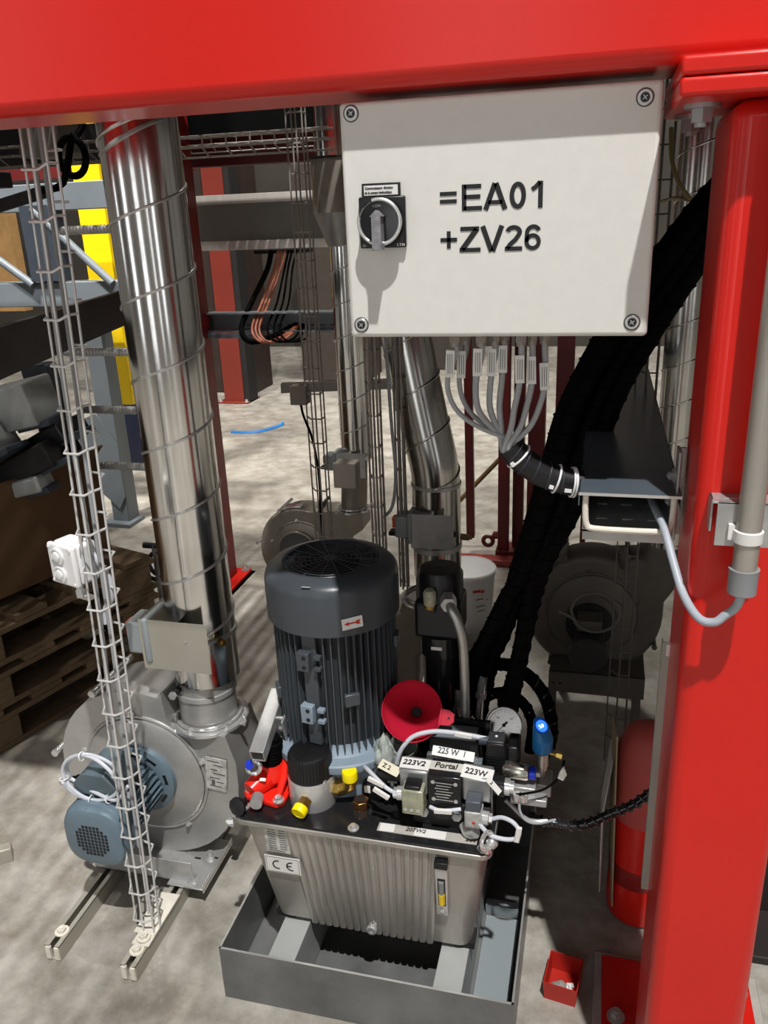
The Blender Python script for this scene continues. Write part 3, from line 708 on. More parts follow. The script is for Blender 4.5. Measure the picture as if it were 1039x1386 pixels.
for k in range(0, 38):
    a = math.radians(195+k*20); rad = 0.068+0.0028*math.sin(k*0.9)
    loop.append(cn+V((rad*1.0*math.cos(a), 0.006*math.sin(k*0.55), rad*0.80*math.sin(a)))+V((0, k*0.0006, 0.002*math.cos(k))))
loop = [V((-1.066, 1.263, 0.363)), V((-1.078, 1.242, 0.368))]+loop+[V((-0.955, 1.225, 0.36)), V((-0.925, 1.222, 0.372)), V((-0.905, 1.226, 0.40))]
lc = thing('motor_cable', 'white cable coiled in loops over the blue grey blower motor', 'cable', cn)
obj('sheath', MB().tube(smooth(loop, 4), 0.0040, 8), cablelight, lc)
for q in (100, 190, 262, 300): 
    a = math.radians(q); obj('cable_tie', MB().torus(cn+V((0.068*math.cos(a), 0.008, 0.055*math.sin(a))), (-math.sin(a), 0, math.cos(a)), 0.0092, 0.0013, 16, 6), white, lc)
# base of the blower
obj('base_plate', MB().box(-1.115, -0.855, 1.335, 1.56, 0.045, 0.049).box(-1.115, -0.855, 1.335, 1.338, 0.045, 0.105), galv_dull, B1, bevel=0.001)
obj('base_plate', MB().box(-0.915, -0.822, 1.318, 1.48, 0.0465, 0.0505).box(-0.825, -0.822, 1.318, 1.48, 0.040, 0.062), chrome, B1, bevel=0.001)
for x, y in ((-0.862, 1.345), (-0.853, 1.42)): bolt(B1, (x, y, 0.0505), ZD, 0.009, 0.012, galv_dull)
obj('slot', MB().box(-0.888, -0.872, 1.405, 1.410, 0.0504, 0.0508).box(-0.845, -0.830, 1.415, 1.420, 0.0504, 0.0508), black, B1)

# --- blower behind the motor on the left
B2 = blower('small open blower farthest back with a round inlet hole, left of centre', -1.092, 2.80, 0.268, 0.180, 0.12, -0.89, 0.052, 0.43, castdark, 0.85)
obj('inlet_ring', MB().torus((-1.098, 2.770, 0.280), YD, 0.074, 0.004, 40, 8), castdark, B2)
obj('inlet_hole', MB().cyl((-1.098, 2.771, 0.280), (-1.098, 2.785, 0.280), 0.072, n=40), mat('dim_inlet', (0.10, 0.10, 0.095), 0.6), B2)
obj('inlet_box', MB().box(-1.150, -1.045, 2.758, 2.770, 0.222, 0.246).box(-1.135, -1.055, 2.757, 2.770, 0.2465, 0.265), mat('dark_slot', (0.03, 0.03, 0.035), 0.35), B2)
obj('band', MB().lathe((-1.092, 2.815, 0.268), YD, [(0.172, 0), (0.176, 0.002), (0.176, 0.035), (0.172, 0.037)], 30, a0=0.0, a1=1.6), chrome, B2)
obj('collar_pipe', MB().cyl((-0.885, 2.86, 0.43), (-0.868, 2.85, 0.66), 0.050, n=30), castdark, B2)
damper(B2, -0.81, 2.86, 0.630, 0.80)
# --- blower hidden behind the big motor
B3 = blower('dark blower mostly hidden behind the big upright motor', -0.655, 2.02, 0.25, 0.20, 0.13, -0.44, 0.060, 0.46, castdark, 0.9)
obj('collar_pipe', MB().cyl((-0.412, 2.095, 0.45), (-0.412, 2.095, 0.55), 0.062, n=30), castdark, B3)
# --- dark blower on the right
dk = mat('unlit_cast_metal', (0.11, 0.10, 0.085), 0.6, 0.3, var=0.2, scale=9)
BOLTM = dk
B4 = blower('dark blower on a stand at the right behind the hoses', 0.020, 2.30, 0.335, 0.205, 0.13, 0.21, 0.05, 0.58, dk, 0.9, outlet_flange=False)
obj('motor_flange', MB().lathe((0.015, 2.285, 0.31), (0, -1, 0), [(0.07, 0), (0.07, 0.012), (0.05, 0.014)], 32), blackmatt, B4)
obj('motor_body', MB().cyl((0.015, 2.29, 0.285), (0.015, 2.16, 0.285), 0.045, n=24), blackmatt, B4)
obj('fan_cover', MB().lathe((0.015, 2.175, 0.283), (0, -1, 0), [(0.056, 0), (0.056, 0.036), (0.048, 0.044), (0, 0.045)], 32), mat('dark_fan_cover', (0.02, 0.02, 0.02), 0.5), B4)
obj('terminal_box', MB().box(-0.02, 0.05, 2.18, 2.25, 0.338, 0.372), dk, B4, bevel=0.004)
obj('handle', MB().tube([(-0.075, 2.30, 0.51), (-0.075, 2.27, 0.55), (-0.065, 2.29, 0.57)], 0.012, 10), dk, B4)
obj('handle', MB().tube([(0.105, 2.30, 0.50), (0.100, 2.27, 0.54), (0.100, 2.29, 0.56)], 0.012, 10), dk, B4)
lp = []
for k in range(0, 26):
    a = math.radians(200+k*18); lp.append(V((0.028+0.066*math.cos(a), 2.165+0.0006*k, 0.408+0.060*math.sin(a))))
tag(obj('motor_cable', MB().tube(smooth([(-0.075, 2.18, 0.40)]+lp, 3), 0.0045, 8), mat('dim_grey_cable', (0.12, 0.115, 0.10), 0.5)), 'dark cable looped in front of the dark right blower', 'cable')
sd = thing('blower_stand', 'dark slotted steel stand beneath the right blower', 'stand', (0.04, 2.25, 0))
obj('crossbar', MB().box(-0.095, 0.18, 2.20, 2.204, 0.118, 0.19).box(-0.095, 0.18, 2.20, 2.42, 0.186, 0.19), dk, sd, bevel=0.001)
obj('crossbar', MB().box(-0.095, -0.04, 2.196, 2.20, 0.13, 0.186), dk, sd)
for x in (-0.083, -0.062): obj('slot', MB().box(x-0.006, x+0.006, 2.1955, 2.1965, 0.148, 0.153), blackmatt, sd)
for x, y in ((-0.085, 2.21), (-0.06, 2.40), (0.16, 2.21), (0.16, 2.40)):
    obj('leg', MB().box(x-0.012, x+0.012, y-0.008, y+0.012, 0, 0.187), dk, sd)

# ================================================================ floor rails and white tray
def rail(label, x, y0, y1):
    t = thing('mounting_rail', label, 'rail', (x, (y0+y1)/2, 0), 'slotted floor rails under the nearest blower')
    b = MB(); w = 0.0175
    b.box(x-w, x+w, y0, y1, 0.0, 0.003).box(x-w, x-w+0.003, y0, y1, 0.003, 0.040).box(x+w-0.003, x+w, y0, y1, 0.003, 0.040)
    b.box(x-w, x-0.007, y0, y1, 0.0375, 0.0405).box(x+0.007, x+w, y0, y1, 0.0375, 0.0405)
    obj('channel', b, platewhite, t)
    obj('end_clip', MB().box(x-0.016, x-0.005, y0-0.003, y0+0.004, 0.004, 0.036).box(x+0.005, x+0.016, y0-0.003, y0+0.004, 0.004, 0.036), offwhite, t)
    bolt(t, (x, y0+0.038, 0.0405), ZD, 0.010, 0.010, offwhite)
    return t
rail('left slotted floor rail under the nearest blower', -1.083, 1.115, 1.62)
R2 = rail('right slotted floor rail carrying the white wire tray foot', -0.893, 1.105, 1.62)
obj('washer_plate', MB().box(-0.913, -0.872, 1.155, 1.30, 0.0405, 0.0445), offwhite, R2, bevel=0.001)

def wire_tray(label, x, y, z0, z1, w, dep, pitch, m, wires=None, r=0.0022, group=None, axis='Z'):
    t = thing('wire_cable_tray', label, 'cable tray', (x, y, z0), group or 'wire mesh cable trays')
    def P(u, v, q):     # u across, v depth, q along
        return V((x+u, y+v, q)) if axis == 'Z' else V((q, y+v, x+u))
    pos = [(-w/2, 0), (0, -dep), (w/2, -dep), (w/2, 0.0), (0, 0.0)] if wires is None else wires
    for (u, v) in pos: obj('wire', MB().cyl(P(u, v, z0), P(u, v, z1), r, n=8), m, t)
    n = int((z1-z0)/pitch); first = None
    q0 = z0+pitch*0.3
    for i in range(n):
        q = q0+i*pitch
        if first is None:
            prof = [P(-w/2, 0.0, q), P(-w/2+0.001, -dep*0.05, q), P(0-w*0.1, -dep, q), P(w/2, -dep, q), P(w/2, 0, q)]
            first = obj('rung', MB().tube(prof, r, 8), m, t)
        else:
            o = first.copy(); C.objects.link(o); o.parent = t; ORG[o.name] = origin(t)
            o.location = V((0, 0, i*pitch)) if axis == 'Z' else V((i*pitch, 0, 0))
    return t
# nearest tray: square wire basket 50 mm wide with grey cables inside
T1 = thing('wire_cable_tray', 'tall white wire cable tray standing on the rail in front of the nearest blower', 'cable tray', (-0.905, 1.226, 0.045))
TX, TY = -0.902, 1.216
T1.rotation_euler = (0, 0.034, 0)
zt = 1.70
for (u, v) in ((-0.028, -0.010), (0.000, -0.028), (0.025, -0.028), (0.030, -0.010), (-0.012, 0.016)):
    obj('wire', MB().cyl((TX+u, TY+v, 0.047), (TX+u, TY+v, zt), 0.0023, n=8), zinc, T1)
f1 = obj('rung', MB().tube([(TX-0.028, TY-0.010, 0.077), (TX-0.020, TY-0.030, 0.075), (TX+0.008, TY-0.0300, 0.075), (TX+0.025, TY-0.029, 0.084), (TX+0.030, TY-0.010, 0.084)], 0.0023, 8), zinc, T1)
f2 = obj('rung', MB().tube([(TX-0.012, TY+0.018, 0.104), (TX+0.026, TY+0.010, 0.104), (TX+0.031, TY-0.010, 0.104)], 0.0022, 8), zinc, T1)
for i in range(1, 22): same('rung', f1, T1, (0, 0, i*0.0755))
for i in range(1, 22): same('rung', f2, T1, (0, 0, i*0.0755))
obj('foot', MB().box(TX-0.02, TX+0.03, TY-0.035, TY+0.08, 0.0445, 0.047), offwhite, T1)
bolt(T1, (-0.893, 1.172, 0.047), ZD, 0.010, 0.010, offwhite)
for k, (u, v, lb) in enumerate(((-0.014, -0.008, 'grey cable running up inside the white wire tray, nearer one'), (-0.003, 0.004, 'grey cable running up inside the white wire tray, rear one'))):
    pts = [(TX+u+0.034*(z-0.045)+0.0015*math.sin(z*9+k*2), TY+v+0.0012*math.cos(z*7), z) for z in [0.35-0.1*k+0.1*i for i in range(14+k)]]
    if k == 0: pts = [(-0.905, 1.226, 0.385)]+pts
    tag(obj('tray_cable', MB().tube(smooth(pts, 3), 0.0048-k*0.001, 10), cablegrey), lb, 'cable')

def junction(label, c, s, m, plugs=True, d=(0, -1, 0)):
    x, y, z = c
    t = thing('junction_box', label, 'junction box', (x, y, z-0.04*s), 'square junction boxes on the wire trays')
    obj('box_body', MB().box(x-0.036*s, x+0.036*s, y-0.012*s, y+0.032*s, z-0.04*s, z+0.04*s), m, t, bevel=0.007*s, seg=3)
    obj('lid', MB().box(x-0.037*s, x+0.037*s, y-0.024*s, y-0.012*s, z-0.041*s, z+0.041*s), m, t, bevel=0.005*s, seg=3)
    if plugs:
        for zz in (0.018, -0.018):
            p = obj('plug', MB().lathe((x-0.006, y-0.024*s, z+zz*s), (0, -1, 0), [(0.017*s, 0), (0.017*s, 0.004), (0.014*s, 0.005), (0.013*s, 0.003), (0.010*s, 0.003), (0.009*s, 0.007), (0.005*s, 0.008), (0, 0.008)], 24), m, t)
        for u, v in ((-0.03, 0.034), (0.03, 0.034), (-0.03, -0.034), (0.03, -0.034)):
            obj('lid_screw', MB().cyl((x+u*s, y-0.024*s, z+v*s), (x+u*s, y-0.0255*s, z+v*s), 0.003, n=8), m, t)
    return t
J = junction('white junction box with two round knockouts on the nearest wire tray', (-0.938, 1.225, 0.909), 1.0, white)
J.rotation_euler = (0, 0, math.radians(-18))
obj('gland', MB().cyl((-0.938, 1.23, 0.874), (-0.930, 1.225, 0.852), 0.007, n=8).cyl((-0.930, 1.225, 0.852), (-0.924, 1.222, 0.838), 0.010, n=6), white, J)
tag(obj('cable', MB().tube(smooth([(-0.905, 1.232, 0.93), (-0.885, 1.235, 0.90), (-0.872, 1.235, 0.865), (-0.876, 1.235, 0.83), (-0.888, 1.232, 0.81), (-0.893, 1.228, 0.78)], 5), 0.0062, 10), cablelight), 'short pale cable bowing out of the wire tray beside the white junction box', 'cable')

TG = 'wire mesh cable trays in the background'
wire_tray('narrow vertical wire tray behind the motor, left of the thin far duct', -0.845, 2.38, 0.42, 2.0, 0.058, 0.035, 0.078, zinc_grey,
          wires=[(-0.029, 0), (-0.018, -0.03), (0.0, -0.035), (0.012, -0.035), (0.029, -0.03), (0.029, 0), (0.0, 0.0)], r=0.0025, group=TG)
wire_tray('vertical wire tray just right of the thin far duct', -0.552, 2.0, 0.50, 1.9, 0.036, 0.03, 0.082, zinc_grey, r=0.0032, group=TG)
wire_tray('slim vertical wire tray left of the leaning duct', -0.500, 2.06, 0.50, 1.9, 0.024, 0.02, 0.082, zinc_grey, r=0.0028, group=TG)
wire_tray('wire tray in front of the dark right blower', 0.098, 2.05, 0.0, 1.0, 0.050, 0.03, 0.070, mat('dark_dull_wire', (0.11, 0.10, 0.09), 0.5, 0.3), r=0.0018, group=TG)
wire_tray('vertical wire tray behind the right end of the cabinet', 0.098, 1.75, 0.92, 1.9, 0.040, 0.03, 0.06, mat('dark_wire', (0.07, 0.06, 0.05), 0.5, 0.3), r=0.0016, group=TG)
wire_tray('upper horizontal wire tray crossing above the red columns', 1.705, 2.45, -1.32, -0.76, 0.055, 0.04, 0.075, zinc_grey, r=0.0030, group=TG, axis='X')
wire_tray('second horizontal wire tray crossing lower behind', 1.765, 3.1, -1.95, -0.90, 0.05, 0.04, 0.10, zinc_grey, r=0.0026, group=TG, axis='X')
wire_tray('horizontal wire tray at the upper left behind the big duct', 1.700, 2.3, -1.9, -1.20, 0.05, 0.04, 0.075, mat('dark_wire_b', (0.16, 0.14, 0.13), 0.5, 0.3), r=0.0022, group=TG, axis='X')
J2 = junction('small dim junction box on the vertical wire tray left of the thin duct', (-0.885, 2.36, 0.985), 0.75, mat('dim_plastic', (0.22, 0.19, 0.16), 0.5), False)
J3 = junction('small dim junction box in front of the thin duct damper', (-0.625, 1.97, 0.860), 0.85, mat('dim_plastic_b', (0.30, 0.27, 0.23), 0.5), False)
tag(obj('cable', MB().tube(smooth([(-0.885, 2.36, 0.96), (-0.875, 2.35, 0.92), (-0.85, 2.35, 0.84), (-0.845, 2.37, 0.7), (-0.855, 2.37, 0.5)], 5), 0.004, 8), blackrub), 'black cable hanging from the dim box on the left far tray', 'cable')
tag(obj('cable', MB().tube(smooth([(-0.52, 2.02, 1.25), (-0.512, 2.02, 1.0), (-0.505, 2.02, 0.85), (-0.515, 2.01, 0.76), (-0.54, 2.0, 0.73)], 5), 0.0045, 8), cablegrey), 'grey cable curving down between the two middle wire trays', 'cable')

# ================================================================ drip tray, blocks, tank
b = MB()
x0, x1, y0, y1, zt_, t_ = -0.678, -0.092, 1.112, 1.66, 0.131, 0.004
b.box(x0, x1, y0, y1, 0.0, 0.004)
for (a, c, d, e) in ((x0, x1, y0, y0+t_), (x0, x1, y1-t_, y1), (x0, x0+t_, y0+t_, y1-t_), (x1-t_, x1, y0+t_, y1-t_)):
    b.box(a, c, d, e, 0.004, zt_)
dt = thing('drip_tray', 'open grey sheet metal drip tray on the floor under the tank', 'tray', (-0.385, 1.38, 0))
obj('tray_body', b, traysteel, dt)
obj('rim_edge', MB().box(x0, x1, y0, y0+t_, zt_, zt_+0.001).box(x0, x0+t_, y0, y1, zt_, zt_+0.001).box(x1-t_, x1, y0, y1, zt_, zt_+0.001), brushed, dt)
for lb, xa, xb in (('left grey square beam carrying the ribbed tank in the drip tray', -0.577, -0.521), ('right grey square beam carrying the ribbed tank in the drip tray', -0.245, -0.190)):
    tag(obj('support_beam', MB().box(xa, xb, y0+t_+0.001, 1.62, 0.0045, 0.126), blockgrey, bevel=0.002), lb, 'beam', 'support beams in the drip tray')
tag(obj('metal_offcut', MB().box(-0.182, -0.110, 1.20, 1.42, 0.0045, 0.012).box(-0.185, -0.112, 1.43, 1.45, 0.0045, 0.03), mat('pale_blue_sheet', (0.30, 0.34, 0.36), 0.45, 0.2), bevel=0.001), 'flat pale metal offcut lying in the drip tray right of the tank', 'sheet')

tk = thing('hydraulic_tank', 'ribbed aluminium oil tank with CE plate standing in the drip tray', 'tank', (-0.39, 1.35, 0.128))
def rrect(x0, x1, y0, y1, r, n=5):
    out = []
    for cx, cy, a0 in ((x1-r, y0+r, -90), (x1-r, y1-r, 0), (x0+r, y1-r, 90), (x0+r, y0+r, 180)):
        for k in range(n+1):
            a = math.radians(a0+90*k/n); out.append((cx+r*math.cos(a), cy+r*math.sin(a)))
    return out
b = MB(); A = rrect(-0.592, -0.186, 1.212, 1.49, 0.025); B_ = rrect(-0.640, -0.150, 1.192, 1.525, 0.03); n_ = len(A)
vs = [(x, y, 0.140) for x, y in A]+[(x, y, 0.384) for x, y in B_]
b.add(vs, [tuple(range(n_-1, -1, -1)), tuple(range(n_, 2*n_))]+[(i, (i+1) % n_, n_+(i+1) % n_, n_+i) for i in range(n_)])
obj('tank_body', b, tankal, tk, angle=50)
for x in (-0.575, -0.20):
    for y in (1.24, 1.46): obj('foot', MB().box(x-0.02, x+0.02, y-0.02, y+0.02, 0.1265, 0.142), blackmatt, tk)
b = MB()
RR = rrect(-0.652, -0.143, 1.182, 1.535, 0.022)
b.add([(x, y, z) for z in (0.384, 0.3955) for x, y in RR], [tuple(range(n_-1, -1, -1)), tuple(range(n_, 2*n_))]+[(i, (i+1) % n_, n_+(i+1) % n_, n_+i) for i in range(n_)])
obj('tank_rim', b, tankal, tk, bevel=0.002)
b = MB(); RR = rrect(-0.650, -0.145, 1.184, 1.533, 0.022)
b.add([(x, y, z) for z in (0.3955, 0.4005) for x, y in RR], [tuple(range(n_-1, -1, -1)), tuple(range(n_, 2*n_))]+[(i, (i+1) % n_, n_+(i+1) % n_, n_+i) for i in range(n_)])
obj('lid', b, blackgloss, tk, bevel=0.0012)
# ribs of the front face
def frontface(u, z):      # u 0..1 across the front between the bottom and top edge
    t = (z-0.140)/(0.384-0.140)
    xa = -0.592+(-0.640+0.592)*t; xb = -0.186+(-0.150+0.186)*t
    return V((xa+(xb-xa)*u, 1.212-0.020*t, z))
for k in range(17):
    u = 0.205+k*(0.80-0.205)/16
    p0 = frontface(u, 0.133); p1 = frontface(u, 0.379)
    bb = MB(); w0, w1, dp = 0.0068, 0.0080, 0.0036
    prof = [(-1, 0.2), (-0.75, -0.7), (0, -1), (0.75, -0.7), (1, 0.2)]
    bb.add([(p0.x+a*w0, p0.y+c*dp, p0.z) for a, c in prof]+[(p1.x+a*w1, p1.y+c*dp*0.8, p1.z) for a, c in prof],
           [(i, i+1, 5+i+1, 5+i) for i in range(4)]+[(4, 3, 2, 1, 0), (5, 6, 7, 8, 9)])
    obj('rib', bb, tankal, tk, angle=60)
yn = V((0, -1, 0.08)).normalized(); upd = V((0, -0.08, 1)).normalized()
def on_front(x, z, off=0.0): 
    t = (z-0.140)/0.244; return V((x, 1.212-0.020*t-off, z))
dp_ = obj('data_plate', MB().obox(on_front(-0.5655, 0.352, 0.001), (0.050, 0.070, 0.0012), XD, upd), labeldirty, tk)
for k in range(11):
    for s_, w in ((-0.010, 0.016), (0.012, 0.014)):
        if k in (0, 10) and s_ > 0: continue
        obj('print_line', MB().obox(on_front(-0.5655+s_+(0.008 if k in (0, 10) else 0), 0.382-k*0.006, 0.0019), (w+(0.018 if k in (0, 10) else 0), 0.0016, 0.0006), XD, upd), greyink, dp_)
cp = obj('ce_plate', MB().obox(on_front(-0.558, 0.2905, 0.0075), (0.074, 0.044, 0.0014), XD, upd), labelw, tk, bevel=0.0005)
cc = on_front(-0.558, 0.2905, 0.0084)
for du, dv, w, h in ((0, 0.0195, 0.068, 0.0008), (0, -0.0195, 0.068, 0.0008), (-0.034, 0, 0.0008, 0.039), (0.034, 0, 0.0008, 0.039)):
    obj('plate_border', MB().obox(cc+XD*du+upd*dv, (w, h, 0.0004), XD, upd), greyink, cp)
def arc_letter(cx, bar):
    b = MB(); o = cc+XD*cx; n = 18; R, w = 0.0115, 0.0026; vs = []
    for k in range(n+1):
        a = math.radians(75+k*210/n)
        for q in (R, R-w):
            for e in (0, 0.0005): vs.append(o+XD*(q*math.cos(a))+upd*(q*math.sin(a))+yn*e)
    fs = []
    for k in range(n):
        i = k*4; j = i+4
        fs += [(i, j, j+2, i+2), (i+1, i+3, j+3, j+1), (i, i+1, j+1, j), (i+2, j+2, j+3, i+3)]
    b.add(vs, fs)
    if bar: b.obox(o+XD*(-0.005), (0.0095, w*0.85, 0.001), XD, upd)
    return b
obj('letter', arc_letter(-0.010, False), ink, cp); obj('letter', arc_letter(0.019, True), ink, cp)
sg = obj('sight_glass_frame', MB().obox(on_front(-0.2365, 0.293, 0.0085), (0.024, 0.122, 0.010), XD, upd), brushed, tk, bevel=0.002)
obj('sight_glass_top', MB().obox(on_front(-0.2365, 0.362, 0.008), (0.025, 0.016, 0.016), XD, upd), black, sg, bevel=0.001)
obj('sight_slot', MB().obox(on_front(-0.2365, 0.293, 0.0132), (0.015, 0.070, 0.0012), XD, upd), black, sg)
obj('sight_tube', MB().cyl(on_front(-0.2365, 0.288, 0.0145), on_front(-0.2365, 0.322, 0.0145), 0.0055, n=14), clear, sg)
obj('oil_column', MB().cyl(on_front(-0.2365, 0.265, 0.0145), on_front(-0.2365, 0.290, 0.0145), 0.0062, n=14), oil, sg)
obj('sight_screw', MB().cyl(on_front(-0.2365, 0.245, 0.0125), on_front(-0.2365, 0.245, 0.0155), 0.004, n=14), chrome, sg)
obj('drain_plug', MB().lathe((-0.385, 1.213, 0.147), (0, -1, 0), [(0.011, 0), (0.011, 0.010), (0.009, 0.012), (0.005, 0.012), (0.0045, 0.008), (0, 0.008)], 24), galv_dull, tk)
for x, y in ((-0.408, 1.200), (-0.638, 1.215), (-0.1600, 1.196), (-0.63, 1.51), (-0.16, 1.51)): bolt(tk, (x, y, 0.4005), ZD, 0.0072, 0.008, chrome, 'lid_bolt')
bolt(tk, (-0.655, 1.20, 0.375), (-1, -0.3, 0), 0.008, 0.014, chrome, 'side_bolt', False)
tape = obj('label_tape', MB().obox((-0.268, 1.2145, 0.4009), (0.190, 0.0225, 0.0008), (1, 0, 0), (0, 1, 0)), clearfilm, tk)
obj('label_patch', MB().obox((-0.262, 1.2145, 0.4014), (0.060, 0.0205, 0.0004), (1, 0, 0), (0, 1, 0)), labelw, tape)
obj('label_patch', MB().obox((-0.345, 1.2145, 0.4014), (0.028, 0.0205, 0.0004), (1, 0.05, 0), (0, 1, 0)), labelw, tape)
text('handwriting', '207W2', (-0.310, 1.213, 0.4017), XD, YD, 0.0135, ink, tape, bold=0.0002, shear=0.2, sx=0.95)
text('handwriting', '201', (-0.195, 1.209, 0.4017), XD, YD, 0.0135, ink, tape, bold=0.0002, shear=0.2)
ey = obj('lifting_eye', MB().torus((-0.152, 1.192, 0.424), (0.85, -0.5, 0.15), 0.016, 0.0042, 28, 10).cyl((-0.152, 1.192, 0.4005), (-0.152, 1.192, 0.410), 0.008, n=16), chrome, tk)
obj('cap_screw', MB().sphere((-0.145, 1.205, 0.410), 0.012, 12, 8), brushed, tk)

# ================================================================ the big motor
mo = thing('electric_motor', 'big upright slate grey electric motor with cooling fins on the tank lid', 'motor', (-0.487, 1.40, 0.4005))
mx_, my_ = -0.487, 1.40
obj('mounting_flange', MB().lathe((mx_, my_, 0.4005), ZD, [(0.124, 0), (0.124, 0.066), (0.144, 0.070), (0.145, 0.073), (0.145, 0.086), (0.142, 0.089), (0.122, 0.092), (0.110, 0.104), (0.107, 0.110)], 56), motorlight, mo)
obj('motor_body', MB().cyl((mx_, my_, 0.505), (mx_, my_, 0.80), 0.1030, n=56), mat('slate_fin_gap_shade', (0.030, 0.036, 0.042), 0.5), mo)  # core coloured darker than the fins to paint shade in their gaps
a_pad = math.radians(-100)     # a smooth vertical pad with the foot lugs
# pad direction as seen from the camera: slightly left of the front
a_pad = math.radians(-98)
fin0 = None
NF = 52
for k in range(NF):
    a = 2*PI*k/NF
    dlt = (a-(a_pad % (2*PI))+PI) % (2*PI)-PI
    if abs(dlt) < 0.15: continue
    if fin0 is None:
        fin0 = obj('fin', MB().box(mx_+0.102, mx_+0.1225, my_-0.0013, my_+0.0013, 0.507, 0.79), motorgrey, mo); a00 = a; continue
    same('fin', fin0, mo, rot=a-a00, about=(mx_, my_, 0.5))
pd = V((math.cos(a_pad), math.sin(a_pad), 0)); pt = V((-pd.y, pd.x, 0))
if pt.x < 0: pt = -pt
obj('foot_pad', MB().obox(V((mx_, my_, 0.655))+pd*0.1105, (0.030, 0.014, 0.275), pt, pd), motorgrey, mo, bevel=0.003)
for z, mm in ((0.708, motorgrey), (0.592, motorlight)):
    for u in (-0.004,):
        lg = obj('lug', MB().obox(V((mx_, my_, z))+pd*0.1215+pt*(u-0.004), (0.026, 0.018, 0.040), pt, pd), mm, mo, bevel=0.002)
        for dz in (0.010, -0.010): obj('lug_hole', MB().cyl(V((mx_, my_, z+dz))+pd*0.1300+pt*(u-0.001), V((mx_, my_, z+dz))+pd*0.1312+pt*(u-0.001), 0.0042, n=14), black, lg)
    for dz in (0.012, -0.012): obj('lug', MB().obox(V((mx_, my_, z+dz))+pd*0.122+pt*0.021, (0.014, 0.012, 0.008), pt, pd), mm, mo, bevel=0.001)
for az, z in ((-60, 0.625), (5, 0.70), (-150, 0.60)):
    q = math.radians(az); d = V((math.cos(q), math.sin(q), 0)); obj('lug', MB().obox(V((mx_, my_, z))+d*0.124, (0.010, 0.026, 0.030), d), motorgrey, mo, bevel=0.002)
obj('fan_cowl', MB().lathe((mx_, my_, 0), ZD, [(0.1275, 0.764), (0.1315, 0.766), (0.1320, 0.842), (0.129, 0.855), (0.119, 0.865), (0.096, 0.872), (0.094, 0.870), (0.094, 0.860), (0, 0.858)], 72), motorgrey, mo)
gb = MB()
for k in range(1, 10): gb.torus((mx_, my_, 0.8712-0.00004*k), ZD, 0.0100*k+0.001, 0.0010, 56, 4)
gb.cyl((mx_, my_, 0.869), (mx_, my_, 0.8735), 0.012, n=20)
fg = obj('fan_grille', gb, motorgrey, mo)
for k in range(16):
    a = 2*PI*k/16+0.1; obj('grille_spoke', MB().cyl((mx_+0.01*math.cos(a), my_+0.01*math.sin(a), 0.8715), (mx_+0.094*math.cos(a), my_+0.094*math.sin(a), 0.8715), 0.0011, n=5), motorgrey, fg)
obj('fan_dark', MB().cyl((mx_, my_, 0.8585), (mx_, my_, 0.8592), 0.093, n=48), blackmatt, mo)
a_ = math.radians(-57); d = V((math.cos(a_), math.sin(a_), 0)); tt = V((-d.y, d.x, 0)); c_ = V((mx_, my_, 0.793))+d*0.1328
ar = obj('arrow_label', MB().obox(c_, (0.040, 0.0008, 0.023), tt+V((0, 0, 0.05)), d), white, mo)
lab(ar, 'white label with a red arrow pointing left')
b = MB(); u_ = (tt+V((0, 0, 0.05))).normalized(); w_ = ZD
b.prism([(-0.016, 0), (-0.007, 0.0040), (-0.007, 0.0014), (0.006, 0.0014), (0.009, 0.0042), (0.016, 0.0042), (0.013, 0), (0.016, -0.0042), (0.009, -0.0042), (0.006, -0.0014), (-0.007, -0.0014), (-0.007, -0.0040)], c_+d*0.0006, u_, w_, d, 0.0006)
obj('arrow', b, redink, ar)
obj('size_label', MB().obox((mx_-0.008, my_-0.1235, 0.8650), (0.016, 0.006, 0.0008), (1, 0, 0), (0, 1, -0.45)), labelw, mo)
obj('drain_stub', MB().box(-0.378, -0.362, 1.285, 1.300, 0.42, 0.47), black, mo, bevel=0.002)

# ================================================================ hand pump
hp = thing('hand_pump', 'bright red hand pump with black bellows on the left of the tank lid', 'pump', (-0.605, 1.275, 0.4005))
obj('pump_base', MB().prism([(-0.652, 1.245), (-0.640, 1.232), (-0.600, 1.226), (-0.572, 1.220), (-0.560, 1.232), (-0.560, 1.30), (-0.575, 1.335), (-0.63, 1.335), (-0.652, 1.30)], (0, 0, 0.4005), XD, YD, ZD, 0.013), pumpred, hp, bevel=0.004, seg=3)
obj('pump_barrel', MB().tube([(-0.632, 1.235, 0.424), (-0.618, 1.262, 0.432), (-0.598, 1.295, 0.436), (-0.585, 1.325, 0.43)], [0.019, 0.024, 0.027, 0.022], 20), pumpred, hp)
obj('pump_neck', MB().lathe((-0.602, 1.285, 0.43), ZD, [(0.030, 0), (0.029, 0.012), (0.024, 0.026), (0.023, 0.032)], 24), pumpred, hp)
obj('pump_rib', MB().tube([(-0.575, 1.232, 0.414), (-0.572, 1.27, 0.440), (-0.578, 1.305, 0.475)], [0.007, 0.008, 0.006], 10), pumpred, hp)
for k in range(7):
    obj('bellows_ring', MB().torus((-0.603+k*0.0010, 1.285, 0.466+k*0.0075), (0.1, 0, 1), 0.0175, 0.0042, 26, 8), blackrub, hp)
obj('bellows_core', MB().cyl((-0.604, 1.285, 0.455), (-0.597, 1.285, 0.523), 0.0165, n=20), blackrub, hp)
b = MB(); A0, A1 = V((-0.602, 1.222, 0.520)), V((-0.611, 1.372, 0.568)); ax = (A1-A0).normalized(); sxv = V((1, 0.06, 0)).normalized(); szv = sxv.cross(ax)
h_, k_ = 0.0145, 0.0115
